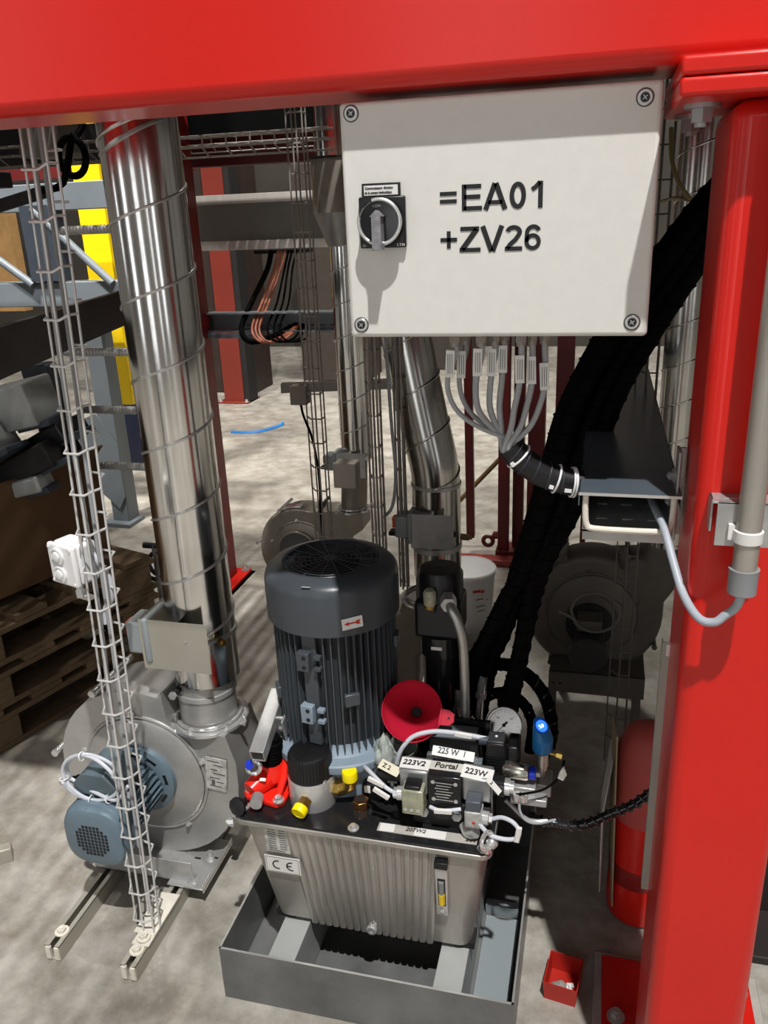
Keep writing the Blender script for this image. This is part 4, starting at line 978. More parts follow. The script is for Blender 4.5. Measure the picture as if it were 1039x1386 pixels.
o_ = [(-h_, -h_), (h_, -h_), (h_, h_), (-h_, h_)]; i_ = [(-k_, -k_), (k_, -k_), (k_, k_), (-k_, k_)]
vs = [A+sxv*a+szv*c for A in (A0, A1) for (a, c) in o_]+[A+sxv*a+szv*c for A in (A0, A1) for (a, c) in i_]
fs = [(i, (i+1) % 4, 4+(i+1) % 4, 4+i) for i in range(4)]+[(8+i, 12+i, 12+(i+1) % 4, 8+(i+1) % 4) for i in range(4)]
fs += [(i, 8+i, 8+(i+1) % 4, (i+1) % 4) for i in range(4)]+[(4+i, 4+(i+1) % 4, 12+(i+1) % 4, 12+i) for i in range(4)]
obj('lever_socket', b.add(vs, fs), galv_dull, hp, bevel=0.0008)
obj('link_plate', MB().obox((-0.580, 1.325, 0.515), (0.004, 0.030, 0.075), (1, 0, 0), (0, 1, 0.3)), galv_dull, hp, bevel=0.002)
obj('link_plate', MB().obox((-0.622, 1.325, 0.515), (0.004, 0.030, 0.075), (1, 0, 0), (0, 1, 0.3)), galv_dull, hp, bevel=0.002)
for z in (0.49, 0.515, 0.54): obj('pin', MB().cyl((-0.628, 1.325, z), (-0.570, 1.325, z), 0.005, n=12), chrome, hp)
obj('blue_nut', MB().cyl((-0.626, 1.232, 0.494), (-0.622, 1.222, 0.494), 0.0080, n=6), bluecap, hp)
obj('shackle', MB().torus((-0.619, 1.236, 0.482), (0.3, -1, 0.2), 0.013, 0.0045, 20, 8), chrome, hp)
obj('release_knob', MB().lathe((-0.640, 1.205, 0.4145), (-0.25, -1, 0.25), [(0.009, -0.01), (0.009, 0.006), (0.019, 0.008), (0.019, 0.014), (0.012, 0.018), (0, 0.019)], 9), black, hp)
obj('screw_plug', MB().cyl((-0.610, 1.222, 0.424), (-0.606, 1.200, 0.424), 0.0125, n=20), galv_dull, hp)
for x, y in ((-0.571, 1.231), (-0.640, 1.252)): bolt(hp, (x, y, 0.4135), ZD, 0.0075, 0.010, chrome)
obj('sticker', MB().obox((-0.605, 1.2405, 0.4515), (0.012, 0.006, 0.0006), (1, 0.1, 0), (0, 1, 0.8)), labelw, hp)

# ================================================================ return filter
rf = thing('return_filter', 'aluminium filter body with a ribbed black screw cap on the tank lid', 'filter', (-0.510, 1.268, 0.4005))
fx, fy_ = -0.511, 1.268
obj('filter_body', MB().lathe((fx, fy_, 0.4005), ZD, [(0.047, 0), (0.0475, 0.004), (0.0475, 0.058), (0.046, 0.062), (0.038, 0.063)], 48), brushed, rf)
cpn = obj('cap', MB().lathe((fx-0.001, fy_, 0.461), ZD, [(0.0445, 0), (0.0445, 0.008), (0.0425, 0.048), (0.040, 0.053), (0.036, 0.055), (0, 0.0555)], 48), black, rf)
r0_ = None
for k in range(40):
    a = 2*PI*k/40
    if r0_ is None: r0_ = obj('grip_rib', MB().cyl((fx-0.001+0.0445, fy_, 0.468), (fx-0.001+0.0425, fy_, 0.509), 0.0013, n=6), black, cpn); continue
    o = r0_.copy(); C.objects.link(o); o.parent = cpn; ORG[o.name] = origin(cpn)
    a3 = V((fx-0.001, fy_, 0))-origin(cpn); a3.z = 0
    o.matrix_basis = Matrix.Translation(a3) @ Matrix.Rotation(a, 4, 'Z') @ Matrix.Translation(-a3)
for a in (-150, -35, 60): q = math.radians(a); obj('cap_screw', MB().cyl((fx+0.0425*math.cos(q), fy_+0.0425*math.sin(q), 0.460), (fx+0.0425*math.cos(q), fy_+0.0425*math.sin(q), 0.467), 0.004, n=12), chrome, rf)
obj('outlet_nut', MB().cyl((fx+0.002, fy_-0.043, 0.432), (fx-0.003, fy_-0.058, 0.424), 0.0130, n=6), brass, rf)
yc = obj('yellow_cap', MB().lathe((fx-0.003, fy_-0.057, 0.424), (-0.22, -1, -0.30), [(0.0130, 0), (0.0150, 0.002), (0.0150, 0.014), (0.0135, 0.0165), (0.011, 0.0165), (0.0105, 0.0145), (0, 0.0145)], 32), yellowcap, rf)
obj('elbow', MB().tube(smooth([(fx+0.044, fy_, 0.434), (fx+0.062, fy_-0.001, 0.436), (fx+0.077, fy_-0.003, 0.447), (fx+0.081, fy_-0.005, 0.462)], 4), [0.0145]*13, 14), brass, rf)
obj('elbow_nut', MB().cyl((fx+0.046, fy_, 0.434), (fx+0.060, fy_-0.001, 0.435), 0.0165, n=6), brass, rf)
obj('yellow_cap', MB().lathe((fx+0.081, fy_-0.005, 0.462), (0.02, -0.08, 1), [(0.0135, 0), (0.0152, 0.002), (0.0152, 0.019), (0.0140, 0.022), (0, 0.0225)], 32), yellowcap, rf)
bn = thing('brass_plug', 'coppery hexagonal brass plug on the black tank lid', 'plug', (-0.410, 1.262, 0.4005))
obj('hex', MB().cyl((-0.410, 1.262, 0.4005), (-0.410, 1.262, 0.418), 0.0165, n=6), copper, bn, bevel=0.001)
obj('hollow', MB().obox((-0.411, 1.263, 0.4185), (0.020, 0.010, 0.001), (1, 0.2, 0), (0, 1, 0)), blackmatt, bn)
# a black DIN plug behind it with a tag
dn = thing('small_connector', 'small black plug with a white tag behind the brass plug', 'connector', (-0.392, 1.30, 0.4005))
obj('plug_body', MB().box(-0.412, -0.374, 1.285, 1.325, 0.4005, 0.437), black, dn, bevel=0.002)
obj('tag', MB().box(-0.408, -0.396, 1.283, 1.2845, 0.418, 0.434), labelw, dn)
obj('lead', MB().tube(smooth([(-0.376, 1.30, 0.432), (-0.366, 1.295, 0.440), (-0.360, 1.285, 0.43), (-0.362, 1.275, 0.410)], 4), 0.0045, 8), blackrub, dn)

# ================================================================ valves
tagw = lambda p, body, c, w, h, nrm, ax=(1, 0, 0), ts=0.012, tx=-0.4: None
vb = thing('valve_manifold', 'black steel manifold block under the solenoid valves on the tank lid', 'valve block', (-0.23, 1.34, 0.4005))
obj('block', MB().box(-0.300, -0.150, 1.240, 1.40, 0.4005, 0.455), blackmatt, vb, bevel=0.003)
for x, z in ((-0.278, 0.43), (-0.215, 0.43), (-0.165, 0.425)): obj('port_plug', MB().cyl((x, 1.2400, z), (x, 1.233, z), 0.009, n=6), galv_dull, vb)
obj('port_elbow', MB().tube(smooth([(-0.200, 1.236, 0.415), (-0.190, 1.222, 0.411), (-0.176, 1.215, 0.420)], 4), 0.0115, 12), brushed, vb)

def hand(parent, body, c, size, ax, ay, ts, dx=0.0, m=labelw, dy=-0.35, sh=0.15, sx=0.9, name='label'):
    ax = V(ax).normalized(); ay = V(ay).normalized(); nz = ax.cross(ay).normalized()
    L_ = obj(name, MB().obox(c, (size[0], size[1], 0.0006), ax, ay), m, parent)
    text('handwriting', body, V(c)+ax*(-size[0]/2+dx)+ay*(dy*ts)+nz*0.0006, ax, ay, ts, ink, L_, bold=0.00035, shear=sh, sx=sx)
    return L_
fv = thing('solenoid_valve', 'front solenoid valve with handwritten labels 223V2, Portal and 223W', 'valve', (-0.235, 1.26, 0.455))
obj('valve_body', MB().box(-0.268, -0.205, 1.232, 1.288, 0.455, 0.520), blackgloss, fv, bevel=0.002)
npl = obj('name_plate', MB().obox((-0.2365, 1.2312, 0.4865), (0.052, 0.0010, 0.048), XD, YD), black, fv)
for k in range(7): obj('print_line', MB().box(-0.2365-0.018+0.003*(k % 2), -0.2365+0.016-0.004*(k % 3), 1.2302, 1.2306, 0.506-k*0.0062, 0.5072-k*0.0062), labeldirty, npl)
for x, z in ((-0.258, 0.508), (-0.2155, 0.508), (-0.215, 0.470), (-0.257, 0.470)): obj('plate_screw', MB().cyl((x, 1.2306, z), (x, 1.2292, z), 0.0038, n=14), brushed, npl)
silver = mat('silver_coil_housing', (0.36, 0.37, 0.37), 0.32, 0.7, var=0.15, scale=20)
obj('solenoid', MB().box(-0.324, -0.268, 1.238, 1.284, 0.468, 0.520), silver, fv, bevel=0.005, seg=3)
obj('solenoid', MB().box(-0.205, -0.150, 1.238, 1.284, 0.468, 0.520), silver, fv, bevel=0.005, seg=3)
obj('armature', MB().cyl((-0.324, 1.261, 0.492), (-0.365, 1.261, 0.492), 0.0155, n=22).cyl((-0.365, 1.261, 0.492), (-0.374, 1.261, 0.492), 0.012, n=22), blackmatt, fv)
obj('armature', MB().cyl((-0.150, 1.261, 0.494), (-0.128, 1.261, 0.494), 0.0195, n=24), blackgloss, fv)
obj('coil_nut', MB().cyl((-0.128, 1.261, 0.494), (-0.119, 1.261, 0.494), 0.0160, n=24).cyl((-0.119, 1.261, 0.494), (-0.111, 1.261, 0.494), 0.0120, n=18), chrome, fv)
hand(fv, '223V2', (-0.297, 1.259, 0.5212), (0.056, 0.028), (1, 0, 0), (0, 1, 0.1), 0.0185, 0.004, dy=-0.25)
hand(fv, 'Portal', (-0.238, 1.262, 0.5212), (0.064, 0.022), (1, 0, 0), (0, 1, 0.1), 0.0195, 0.010, m=mat('smudged_tape', (0.56, 0.54, 0.48), 0.4, var=0.15, scale=40), dy=-0.28)
hand(fv, '223W', (-0.178, 1.252, 0.5222), (0.058, 0.030), (1, -0.08, -0.05), (0.0, 1, 0.25), 0.0180, 0.005, dy=-0.25)
hand(fv, '2', (-0.146, 1.236, 0.512), (0.034, 0.014), (1, -0.35, -0.9), (0.3, 1, 0.1), 0.010, 0.008)
hand(fv, 'Z 2', (-0.345, 1.250, 0.511), (0.042, 0.020), (1, -0.25, -0.25), (0.1, 1, 0.45), 0.013, 0.006, m=mat('cream_tape', (0.62, 0.58, 0.44), 0.5))
lc1 = obj('clear_connector', MB().box(-0.313, -0.272, 1.206, 1.238, 0.446, 0.500), smoke, fv, bevel=0.003)
obj('connector_inner', MB().box(-0.308, -0.280, 1.212, 1.236, 0.451, 0.470).box(-0.300, -0.277, 1.216, 1.238, 0.475, 0.497), mat('connector_terminals', (0.32, 0.32, 0.27), 0.4, var=0.5, scale=200), lc1)
obj('terminal_screw', MB().cyl((-0.306, 1.208, 0.4575), (-0.306, 1.2045, 0.4575), 0.0035, n=12).cyl((-0.294, 1.208, 0.4575), (-0.294, 1.2045, 0.4575), 0.0035, n=12).cyl((-0.282, 1.208, 0.4575), (-0.282, 1.2045, 0.4575), 0.0035, n=12), chrome, lc1)
obj('connector_gland', MB().cyl((-0.313, 1.222, 0.480), (-0.324, 1.221, 0.480), 0.013, n=22).cyl((-0.324, 1.221, 0.480), (-0.331, 1.221, 0.480), 0.0105, n=6), brushed, lc1)
obj('connector_cap', MB().box(-0.308, -0.278, 1.2085, 1.236, 0.4995, 0.508), black, lc1, bevel=0.002)
lc2 = obj('grey_connector', MB().box(-0.196, -0.164, 1.206, 1.238, 0.434, 0.470), mat('pale_grey_connector', (0.40, 0.40, 0.38), 0.3, var=0.4, scale=90), fv, bevel=0.003)
obj('connector_cap', MB().box(-0.194, -0.166, 1.208, 1.238, 0.470, 0.492), mat('slate_cap', (0.075, 0.085, 0.10), 0.4), lc2, bevel=0.002)
obj('red_terminal', MB().box(-0.1815, -0.1755, 1.2052, 1.2065, 0.446, 0.450), redink, lc2)
obj('connector_gland', MB().cyl((-0.164, 1.220, 0.452), (-0.152, 1.219, 0.452), 0.0125, n=22).cyl((-0.152, 1.219, 0.452), (-0.146, 1.219, 0.452), 0.0095, n=6), brushed, lc2)
obj('side_bracket', MB().box(-0.1500, -0.1485, 1.236, 1.246, 0.430, 0.505).box(-0.163, -0.1485, 1.236, 1.246, 0.43, 0.4315), silver, fv)

tg1 = lambda p, c, ax, l=0.034: obj('cable_tag', MB().obox(c, (l, 0.010, 0.006), ax), labelw, p, bevel=0.0015)
def cab(label, pts, r, m, tags=(), name='cable', k=5):
    t = thing(name, label, 'cable', pts[0])
    obj('sheath', MB().tube(smooth(pts, k), r, 10), m, t)
    for c, ax in tags: tg1(t, c, ax)
    return t
cab('white cable with two tags leading left from the clear connector', [(-0.331, 1.221, 0.480), (-0.345, 1.222, 0.487), (-0.362, 1.228, 0.497), (-0.385, 1.245, 0.503), (-0.40, 1.27, 0.49), (-0.405, 1.30, 0.46)], 0.0040, cablelight,
    [((-0.365, 1.222, 0.497), (1, -0.1, -0.35)), ((-0.353, 1.212, 0.481), (1, -0.05, -0.55))])
cab('pale cable looping from the right connector back along the lid corner', [(-0.146, 1.219, 0.452), (-0.128, 1.214, 0.462), (-0.108, 1.206, 0.462), (-0.096, 1.202, 0.449), (-0.099, 1.202, 0.432), (-0.118, 1.202, 0.425), (-0.146, 1.203, 0.428), (-0.166, 1.208, 0.443), (-0.174, 1.214, 0.456)], 0.0040, cablelight, [((-0.0975, 1.199, 0.442), (0.15, 0, 1))])
cab('light grey cable arching over the rear valve beneath the funnel', [(-0.344, 1.295, 0.475), (-0.339, 1.297, 0.503), (-0.328, 1.30, 0.528), (-0.307, 1.305, 0.550), (-0.272, 1.31, 0.561), (-0.235, 1.312, 0.562), (-0.200, 1.315, 0.558), (-0.166, 1.32, 0.551)], 0.0045, cablelight, [((-0.213, 1.308, 0.562), (1, 0.05, -0.12))])
t_ = cab('short tagged cable in front of the valve name plate', [(-0.264, 1.228, 0.452), (-0.245, 1.222, 0.452), (-0.222, 1.222, 0.456), (-0.205, 1.226, 0.458)], 0.0038, cablelight, [((-0.238, 1.220, 0.4525), (1, 0, 0.08))])

rv = thing('solenoid_valve', 'rear valve with a handwritten 225 W label and a black plug', 'valve', (-0.225, 1.35, 0.455))
obj('valve_body', MB().box(-0.283, -0.185, 1.322, 1.372, 0.455, 0.538), blackmatt, rv, bevel=0.003)
obj('cover_plate', MB().box(-0.286, -0.192, 1.324, 1.370, 0.538, 0.5405), steelgrey, rv, bevel=0.001)
obj('fin_plate', MB().box(-0.270, -0.170, 1.375, 1.380, 0.455, 0.552), blackgloss, rv)
hand(rv, '225 W  1', (-0.234, 1.3165, 0.513), (0.082, 0.022), (1, 0, -0.07), (0, 0.75, 0.66), 0.0160, 0.010, dy=-0.3)
obj('body_edge', MB().prism([(-0.286, 1.310), (-0.205, 1.310), (-0.186, 1.322), (-0.286, 1.322)], (0, 0, 0.455), XD, YD, ZD, 0.052), silver, rv, bevel=0.002)
obj('hex_head', MB().cyl((-0.193, 1.318, 0.490), (-0.178, 1.318, 0.490), 0.0145, n=6), mat('pale_blue_zinc', (0.40, 0.47, 0.50), 0.3, 0.7), rv)
dc = obj('black_connector', MB().box(-0.168, -0.134, 1.300, 1.338, 0.497, 0.556), black, rv, bevel=0.003)
for k in range(5): obj('connector_rib', MB().box(-0.1695, -0.1325, 1.2985, 1.34, 0.503+k*0.0065, 0.506+k*0.0065), black, dc)
obj('connector_cap', MB().box(-0.1665, -0.1355, 1.3005, 1.334, 0.556, 0.561), mat('charcoal_cap', (0.035, 0.037, 0.04), 0.35), dc, bevel=0.0015)
obj('cap_screw', MB().cyl((-0.151, 1.317, 0.561), (-0.151, 1.317, 0.5625), 0.0026, n=12), white, dc)
obj('connector_gland', MB().cyl((-0.168, 1.318, 0.548), (-0.184, 1.317, 0.549), 0.0085, n=14), steeldark, dc)
obj('connector_foot', MB().box(-0.172, -0.130, 1.302, 1.345, 0.455, 0.497), black, rv, bevel=0.002)
obj('print_strip', MB().box(-0.163, -0.142, 1.3012, 1.3018, 0.480, 0.486), labeldirty, rv)
obj('coil', MB().box(-0.130, -0.108, 1.31, 1.36, 0.465, 0.545), black, rv, bevel=0.004)

pv = thing('relief_valve', 'bright silver cartridge valve with a blue collar right of the plugs', 'valve', (-0.10, 1.305, 0.47))
obj('cartridge', MB().lathe((-0.136, 1.306, 0.499), (1, -0.06, 0), [(0.014, 0), (0.0165, 0.004), (0.0165, 0.044), (0.015, 0.048), (0.0125, 0.049)], 28), mat('zinc_plated_brass', (0.58, 0.57, 0.50), 0.22, 0.95), pv)
obj('blue_collar', MB().lathe((-0.087, 1.303, 0.499), (1, -0.06, 0), [(0.010, 0), (0.0125, 0.001), (0.0125, 0.011), (0.0105, 0.0125), (0.006, 0.0125)], 28), bluecap, pv)
obj('stem', MB().cyl((-0.077, 1.303, 0.499), (-0.066, 1.302, 0.499), 0.006, n=12), galv_dull, pv)
obj('lower_block', MB().box(-0.125, -0.074, 1.285, 1.33, 0.458, 0.476).box(-0.120, -0.052, 1.275, 1.30, 0.445, 0.460), galv_dull, pv, bevel=0.002)
obj('foot', MB().box(-0.150, -0.085, 1.29, 1.36, 0.4005, 0.458), blackmatt, pv, bevel=0.002)
for x in (-0.106, -0.094): obj('lock_nut', MB().cyl((x, 1.262, 0.468), (x, 1.262, 0.480), 0.009, n=14), chrome, pv)

# gauge
gn = V((-0.05, -0.80, 0.60)).normalized(); gc = V((-0.146, 1.405, 0.527))
gg = thing('pressure_gauge', 'round pressure gauge with a pale dial beside the black plug', 'gauge', (-0.146, 1.42, 0.44))
obj('case', MB().lathe(gc-gn*0.024, gn, [(0.026, 0), (0.0335, 0.004), (0.034, 0.024)], 40), black, gg)
obj('bezel', MB().lathe(gc, gn, [(0.0345, -0.004), (0.0368, -0.002), (0.0368, 0.004), (0.0345, 0.006), (0.0315, 0.006), (0.0305, 0.003)], 44), chrome, gg)
dial = obj('dial', MB().cyl(gc+gn*0.0015, gc+gn*0.0028, 0.0312, n=40), gaugeface, gg)
gx, gy, _ = frame(gn); gxr = XD-gn*gn.dot(XD); gxr.normalize(); gyu = gn.cross(gxr)
for k in range(19):
    a = math.radians(-45+k*15); q = gxr*math.cos(a)+gyu*math.sin(a)
    if True: obj('tick', MB().obox(gc+gn*0.0030+q*0.0265, (0.004 if k % 3 == 0 else 0.0025, 0.0007, 0.0004), q, gn.cross(q)), greyink, dial)
for k, tx_ in ((0, '0'), (3, '100'), (6, '200'), (9, '250')):
    a = math.radians(225-k*30); q = gxr*math.cos(a)+gyu*math.sin(a)
    text('dial_number', tx_, gc+gn*0.0030+q*0.0195-gyu*0.0018, gxr, gyu, 0.0050, greyink, dial, align='CENTER')
text('dial_number', 'bar', gc+gn*0.0030-gyu*0.013, gxr, gyu, 0.0050, greyink, dial, align='CENTER')
q = (gxr*-0.80-gyu*0.95).normalized()
obj('needle', MB().obox(gc+gn*0.0042+q*0.009, (0.028, 0.0011, 0.0006), q, gn.cross(q)).cyl(gc+gn*0.0034, gc+gn*0.0055, 0.0035, n=16).obox(gc+gn*0.0042-q*0.006, (0.007, 0.004, 0.0006), q, gn.cross(q)), ink, gg)
obj('stem', MB().tube([gc-gn*0.02, gc-gn*0.03+V((0, 0, -0.03)), V((-0.146, 1.44, 0.44)), V((-0.146, 1.42, 0.4005))], 0.009, 12), galv_dull, gg)

# blue sensor
ss = thing('pressure_sensor', 'blue pressure sensor head with a lit blue display on a steel body', 'sensor', (-0.068, 1.34, 0.44))
sX, sY = -0.0665, 1.345
b = MB(); prof = []
b.lathe((sX, sY, 0.510), ZD, [(0.0180, 0), (0.0195, 0.002), (0.0195, 0.027)], 28)
vsb = []
nn = 28
for k in range(nn):
    a = 2*PI*k/nn; x, y = 0.0195*math.cos(a), 0.0195*math.sin(a)
    vsb.append((sX+x, sY+y, 0.537))
for k in range(nn):
    a = 2*PI*k/nn; x, y = 0.0155*math.cos(a), 0.0155*math.sin(a)
    vsb.append((sX+x-0.003, sY+y+0.001, 0.562-0.62*(x-y)*0.9))
b.add(vsb, [(i, (i+1) % nn, nn+(i+1) % nn, nn+i) for i in range(nn)]+[tuple(range(nn, 2*nn))])
obj('head', b, blue, ss, angle=40)
dn_ = V((0.62*0.9, -0.62*0.9, 1)).normalized(); dc_ = V((sX-0.003, sY+0.001, 0.5625))
dx_ = (V((1, 1, 0))-dn_*dn_.dot(V((1, 1, 0)))).normalized(); dy_ = dn_.cross(dx_)
ds = obj('display', MB().cyl(dc_, dc_+dn_*0.0012, 0.0115, n=24), led, ss)
text('display_digits', '2.0', dc_+dn_*0.0015-dx_*0.007-dy_*0.003, dx_, dy_, 0.009, ledw, ds, bold=0.0002)
for o_ in (ss,): o_.location.z += 0.013
obj('steel_body', MB().lathe((sX, sY, 0.452), ZD, [(0.007, 0), (0.007, 0.012), (0.010, 0.014), (0.010, 0.022), (0.0125, 0.024), (0.0125, 0.052), (0.0155, 0.055)], 28), mat('satin_steel', (0.60, 0.57, 0.50), 0.35, 0.8), ss)
obj('side_screw', MB().cyl((sX+0.015, sY, 0.505), (sX+0.036, sY-0.004, 0.503), 0.004, n=10).cyl((sX+0.027, sY-0.002, 0.504), (sX+0.038, sY-0.004, 0.503), 0.0075, n=6), brass, ss)
obj('foot_block', MB().box(sX-0.022, sX+0.02, sY-0.03, sY+0.02, 0.425, 0.452).cyl((sX-0.04, sY-0.01, 0.438), (sX-0.02, sY-0.01, 0.438), 0.009, n=12), galv_dull, ss, bevel=0.002)
tt_ = cab('thin black cable with a white tag running right from the silver valve', [(-0.108, 1.262, 0.478), (-0.085, 1.262, 0.485), (-0.060, 1.27, 0.490), (-0.040, 1.28, 0.502), (-0.028, 1.285, 0.520), (-0.024, 1.29, 0.545)], 0.0024, blackrub)
obj('cable_tag', MB().prism([(0, 0), (0.010, -0.004), (0.016, 0.010), (0.010, 0.028), (0.003, 0.014)], (-0.034, 1.278, 0.513), XD, ZD, YD, 0.003), labeldirty, tt_)
cab('thin grey cable dropping from the silver valve to the spiral hose', [(-0.100, 1.262, 0.47), (-0.100, 1.255, 0.450), (-0.088, 1.25, 0.433), (-0.066, 1.255, 0.425), (-0.035, 1.275, 0.422)], 0.0026, cablegrey)

# ================================================================ pressure filter and steel pipe
pf = thing('pressure_filter', 'tall black pressure filter standing behind the red funnel', 'filter', (-0.285, 1.48, 0.4005))
obj('bowl', MB().lathe((-0.285, 1.48, 0.515), ZD, [(0.022, 0), (0.034, 0.010), (0.038, 0.03), (0.038, 0.125), (0.045, 0.130), (0.045, 0.175)], 36), blackgloss, pf)
obj('head', MB().box(-0.332, -0.238, 1.437, 1.525, 0.690, 0.770), black, pf, bevel=0.008, seg=3)
obj('head_top', MB().lathe((-0.285, 1.48, 0.770), ZD, [(0.046, 0), (0.046, 0.050), (0.040, 0.060), (0, 0.062)], 30), black, pf)
obj('post', MB().box(-0.300, -0.250, 1.49, 1.525, 0.4005, 0.70), blackmatt, pf)
obj('label', MB().box(-0.298, -0.276, 1.4340, 1.4348, 0.667, 0.674), labelw, pf)
ind = obj('indicator', MB().lathe((-0.296, 1.425, 0.775), (0, -0.1, 1), [(0.012, 0), (0.013, 0.004), (0.013, 0.026), (0.009, 0.032), (0, 0.033)], 24), smoke, pf)
obj('indicator_body', MB().cyl((-0.296, 1.426, 0.765), (-0.296, 1.425, 0.782), 0.009, n=14), mat('amber', (0.35, 0.20, 0.02), 0.3), ind)
obj('indicator_arm', MB().box(-0.306, -0.286, 1.42, 1.45, 0.755, 0.768), black, ind)
obj('port_nut', MB().cyl((-0.262, 1.437, 0.785), (-0.256, 1.408, 0.783), 0.016, n=6), galv_dull, pf)
sp_ = thing('steel_pipe', 'bent steel hydraulic pipe from the black filter down to the valves', 'pipe', (-0.222, 1.40, 0.46))
obj('pipe', MB().tube(smooth([(-0.258, 1.425, 0.784), (-0.250, 1.405, 0.778), (-0.236, 1.395, 0.755), (-0.226, 1.392, 0.715), (-0.223, 1.392, 0.64), (-0.222, 1.392, 0.52)], 6), 0.0098, 18), mat('satin_pipe', (0.42, 0.42, 0.40), 0.3, 0.75), sp_)
obj('union_nut', MB().cyl((-0.222, 1.392, 0.540), (-0.222, 1.392, 0.508), 0.0165, n=6).cyl((-0.222, 1.392, 0.508), (-0.222, 1.392, 0.455), 0.012, n=14), galv_dull, sp_)
for i, (x, y, z, lb) in enumerate(((-0.243, 1.455, 0.578, 'left chrome hose coupling behind the steel pipe'), (-0.198, 1.47, 0.607, 'right chrome hose coupling behind the steel pipe'))):
    h = thing('hose_coupling', lb, 'coupling', (x, y, z-0.08), 'chrome hose couplings')
    obj('sleeve', MB().cyl((x, y, z), (x-0.002, y, z-0.050), 0.0105, n=20), chrome, h)
    obj('nut', MB().cyl((x-0.002, y, z-0.050), (x-0.004, y, z-0.062), 0.0125, n=6), galv_dull, h)
    obj('nipple', MB().cyl((x-0.004, y, z-0.062), (x-0.006, y-0.02, z-0.125), 0.008, n=14), chrome, h)

# ================================================================ funnel, bag, filler
camdir = (V((0, 0, 1.5))-V((-0.316, 1.34, 0.58)))
fn = (camdir.normalized()+V((-0.12, 0.0, 0.02))).normalized()
fc_ = V((-0.318, 1.335, 0.585))
fl = tag(obj('funnel', MB().lathe(fc_-fn*0.085, fn, [(0.0095, -0.02), (0.0115, 0.0), (0.014, 0.012), (0.054, 0.070), (0.0580, 0.078), (0.0595, 0.085), (0.0600, 0.087), (0.0585, 0.0875), (0.0565, 0.079), (0.052, 0.070), (0.012, 0.012), (0.009, 0.0), (0.0075, -0.02)], 48), funnelred), 'red plastic funnel', 'funnel')
fl['label'] = 'red plastic funnel leaning mouth up in the filler beside the motor'
tabv = (XD*0.98-ZD*0.10); tabv = (tabv-fn*fn.dot(tabv)).normalized(); tv = fn.cross(tabv)
obj('funnel_tab', MB().prism([(0.054, -0.017), (0.076, -0.014), (0.084, -0.006), (0.082, 0.010), (0.072, 0.015), (0.054, 0.016)], fc_-fn*0.001, tabv, tv, fn, 0.002), funnelred, fl, bevel=0.0008)
obj('tab_hole', MB().cyl(fc_+tabv*0.073+fn*0.0008, fc_+tabv*0.073+fn*0.0015, 0.0025, n=12), blackmatt, fl)
obj('spout_hole', MB().cyl(fc_-fn*0.078, fc_-fn*0.077, 0.0095, n=20), blackmatt, fl)
ft = thing('filler_neck', 'black ribbed filler neck under the red funnel', 'filler', (-0.300, 1.40, 0.4005))
obj('neck', MB().cyl((-0.300, 1.405, 0.4555), (-0.300, 1.385, 0.52), 0.021, n=24), black, ft)
for k in range(6): obj('neck_ring', MB().torus((-0.300, 1.405-0.0033*k, 0.468+k*0.0085), (0, -0.3, 1), 0.0215, 0.0022, 24, 6), blackrub, ft)
b = MB(); b.sphere((0, 0, 0), 1, 36, 22)
rnd = random.Random(3)
import mathutils
vs = []
for v in b.v:
    nvv = mathutils.noise.noise(v*2.3)*0.35+mathutils.noise.noise(v*5.1)*0.22
    q = v*(1+nvv); vs.append(V((-0.368+q.x*0.024, 1.315+q.y*0.030, 0.470+q.z*0.062)))
b.v = vs
tag(obj('plastic_bag', b, bagm, angle=80), 'crumpled clear plastic bag wedged between the motor and the valves', 'bag')
tag(obj('clear_cup', MB().lathe((-0.333, 1.345, 0.455), (0, -0.35, 1), [(0.019, 0), (0.020, 0.002), (0.024, 0.055), (0.0255, 0.056), (0.0235, 0.0555), (0.0185, 0.004)], 30), clear), 'small clear plastic cup under the funnel rim', 'cup')

# ================================================================ black hoses
ctr = [(0.26, 1.44, 1.60), (0.186, 1.42, 1.523), (0.126, 1.40, 1.440), (0.056, 1.40, 1.330), (-0.008, 1.40, 1.200), (-0.038, 1.40, 1.097), (-0.068, 1.40, 0.985), (-0.103, 1.41, 0.880)]
offs = [(-0.036, 0.012), (-0.018, -0.022), (0.006, 0.020), (0.020, -0.016), (0.040, 0.010), (-0.006, -0.002), (0.030, 0.034), (-0.030, 0.036), (0.048, -0.020)]
ends = [[(-0.142, 1.42, 0.80), (-0.182, 1.43, 0.71), (-0.205, 1.45, 0.64), (-0.222, 1.46, 0.590)],
        [(-0.148, 1.42, 0.80), (-0.190, 1.42, 0.70), (-0.222, 1.45, 0.63), (-0.243, 1.455, 0.575)],
        [(-0.128, 1.43, 0.80), (-0.154, 1.45, 0.71), (-0.178, 1.465, 0.65), (-0.198, 1.47, 0.605)],
        [(-0.105, 1.42, 0.80), (-0.116, 1.43, 0.71), (-0.132, 1.43, 0.62), (-0.150, 1.44, 0.55)],
        [(-0.100, 1.44, 0.80), (-0.112, 1.45, 0.71), (-0.126, 1.46, 0.62), (-0.145, 1.47, 0.53)],
        [(-0.140, 1.44, 0.80), (-0.178, 1.45, 0.72), (-0.212, 1.48, 0.62), (-0.235, 1.50, 0.50)],
        [(-0.100, 1.46, 0.80), (-0.112, 1.47, 0.72), (-0.130, 1.50, 0.62), (-0.160, 1.51, 0.47)],
        [(-0.130, 1.46, 0.80), (-0.158, 1.48, 0.71), (-0.182, 1.50, 0.62), (-0.21, 1.51, 0.47)],
        [(-0.096, 1.43, 0.80), (-0.110, 1.44, 0.72), (-0.122, 1.45, 0.65), (-0.140, 1.47, 0.52)]]
hg = 'black hydraulic hoses in the thick bundle'
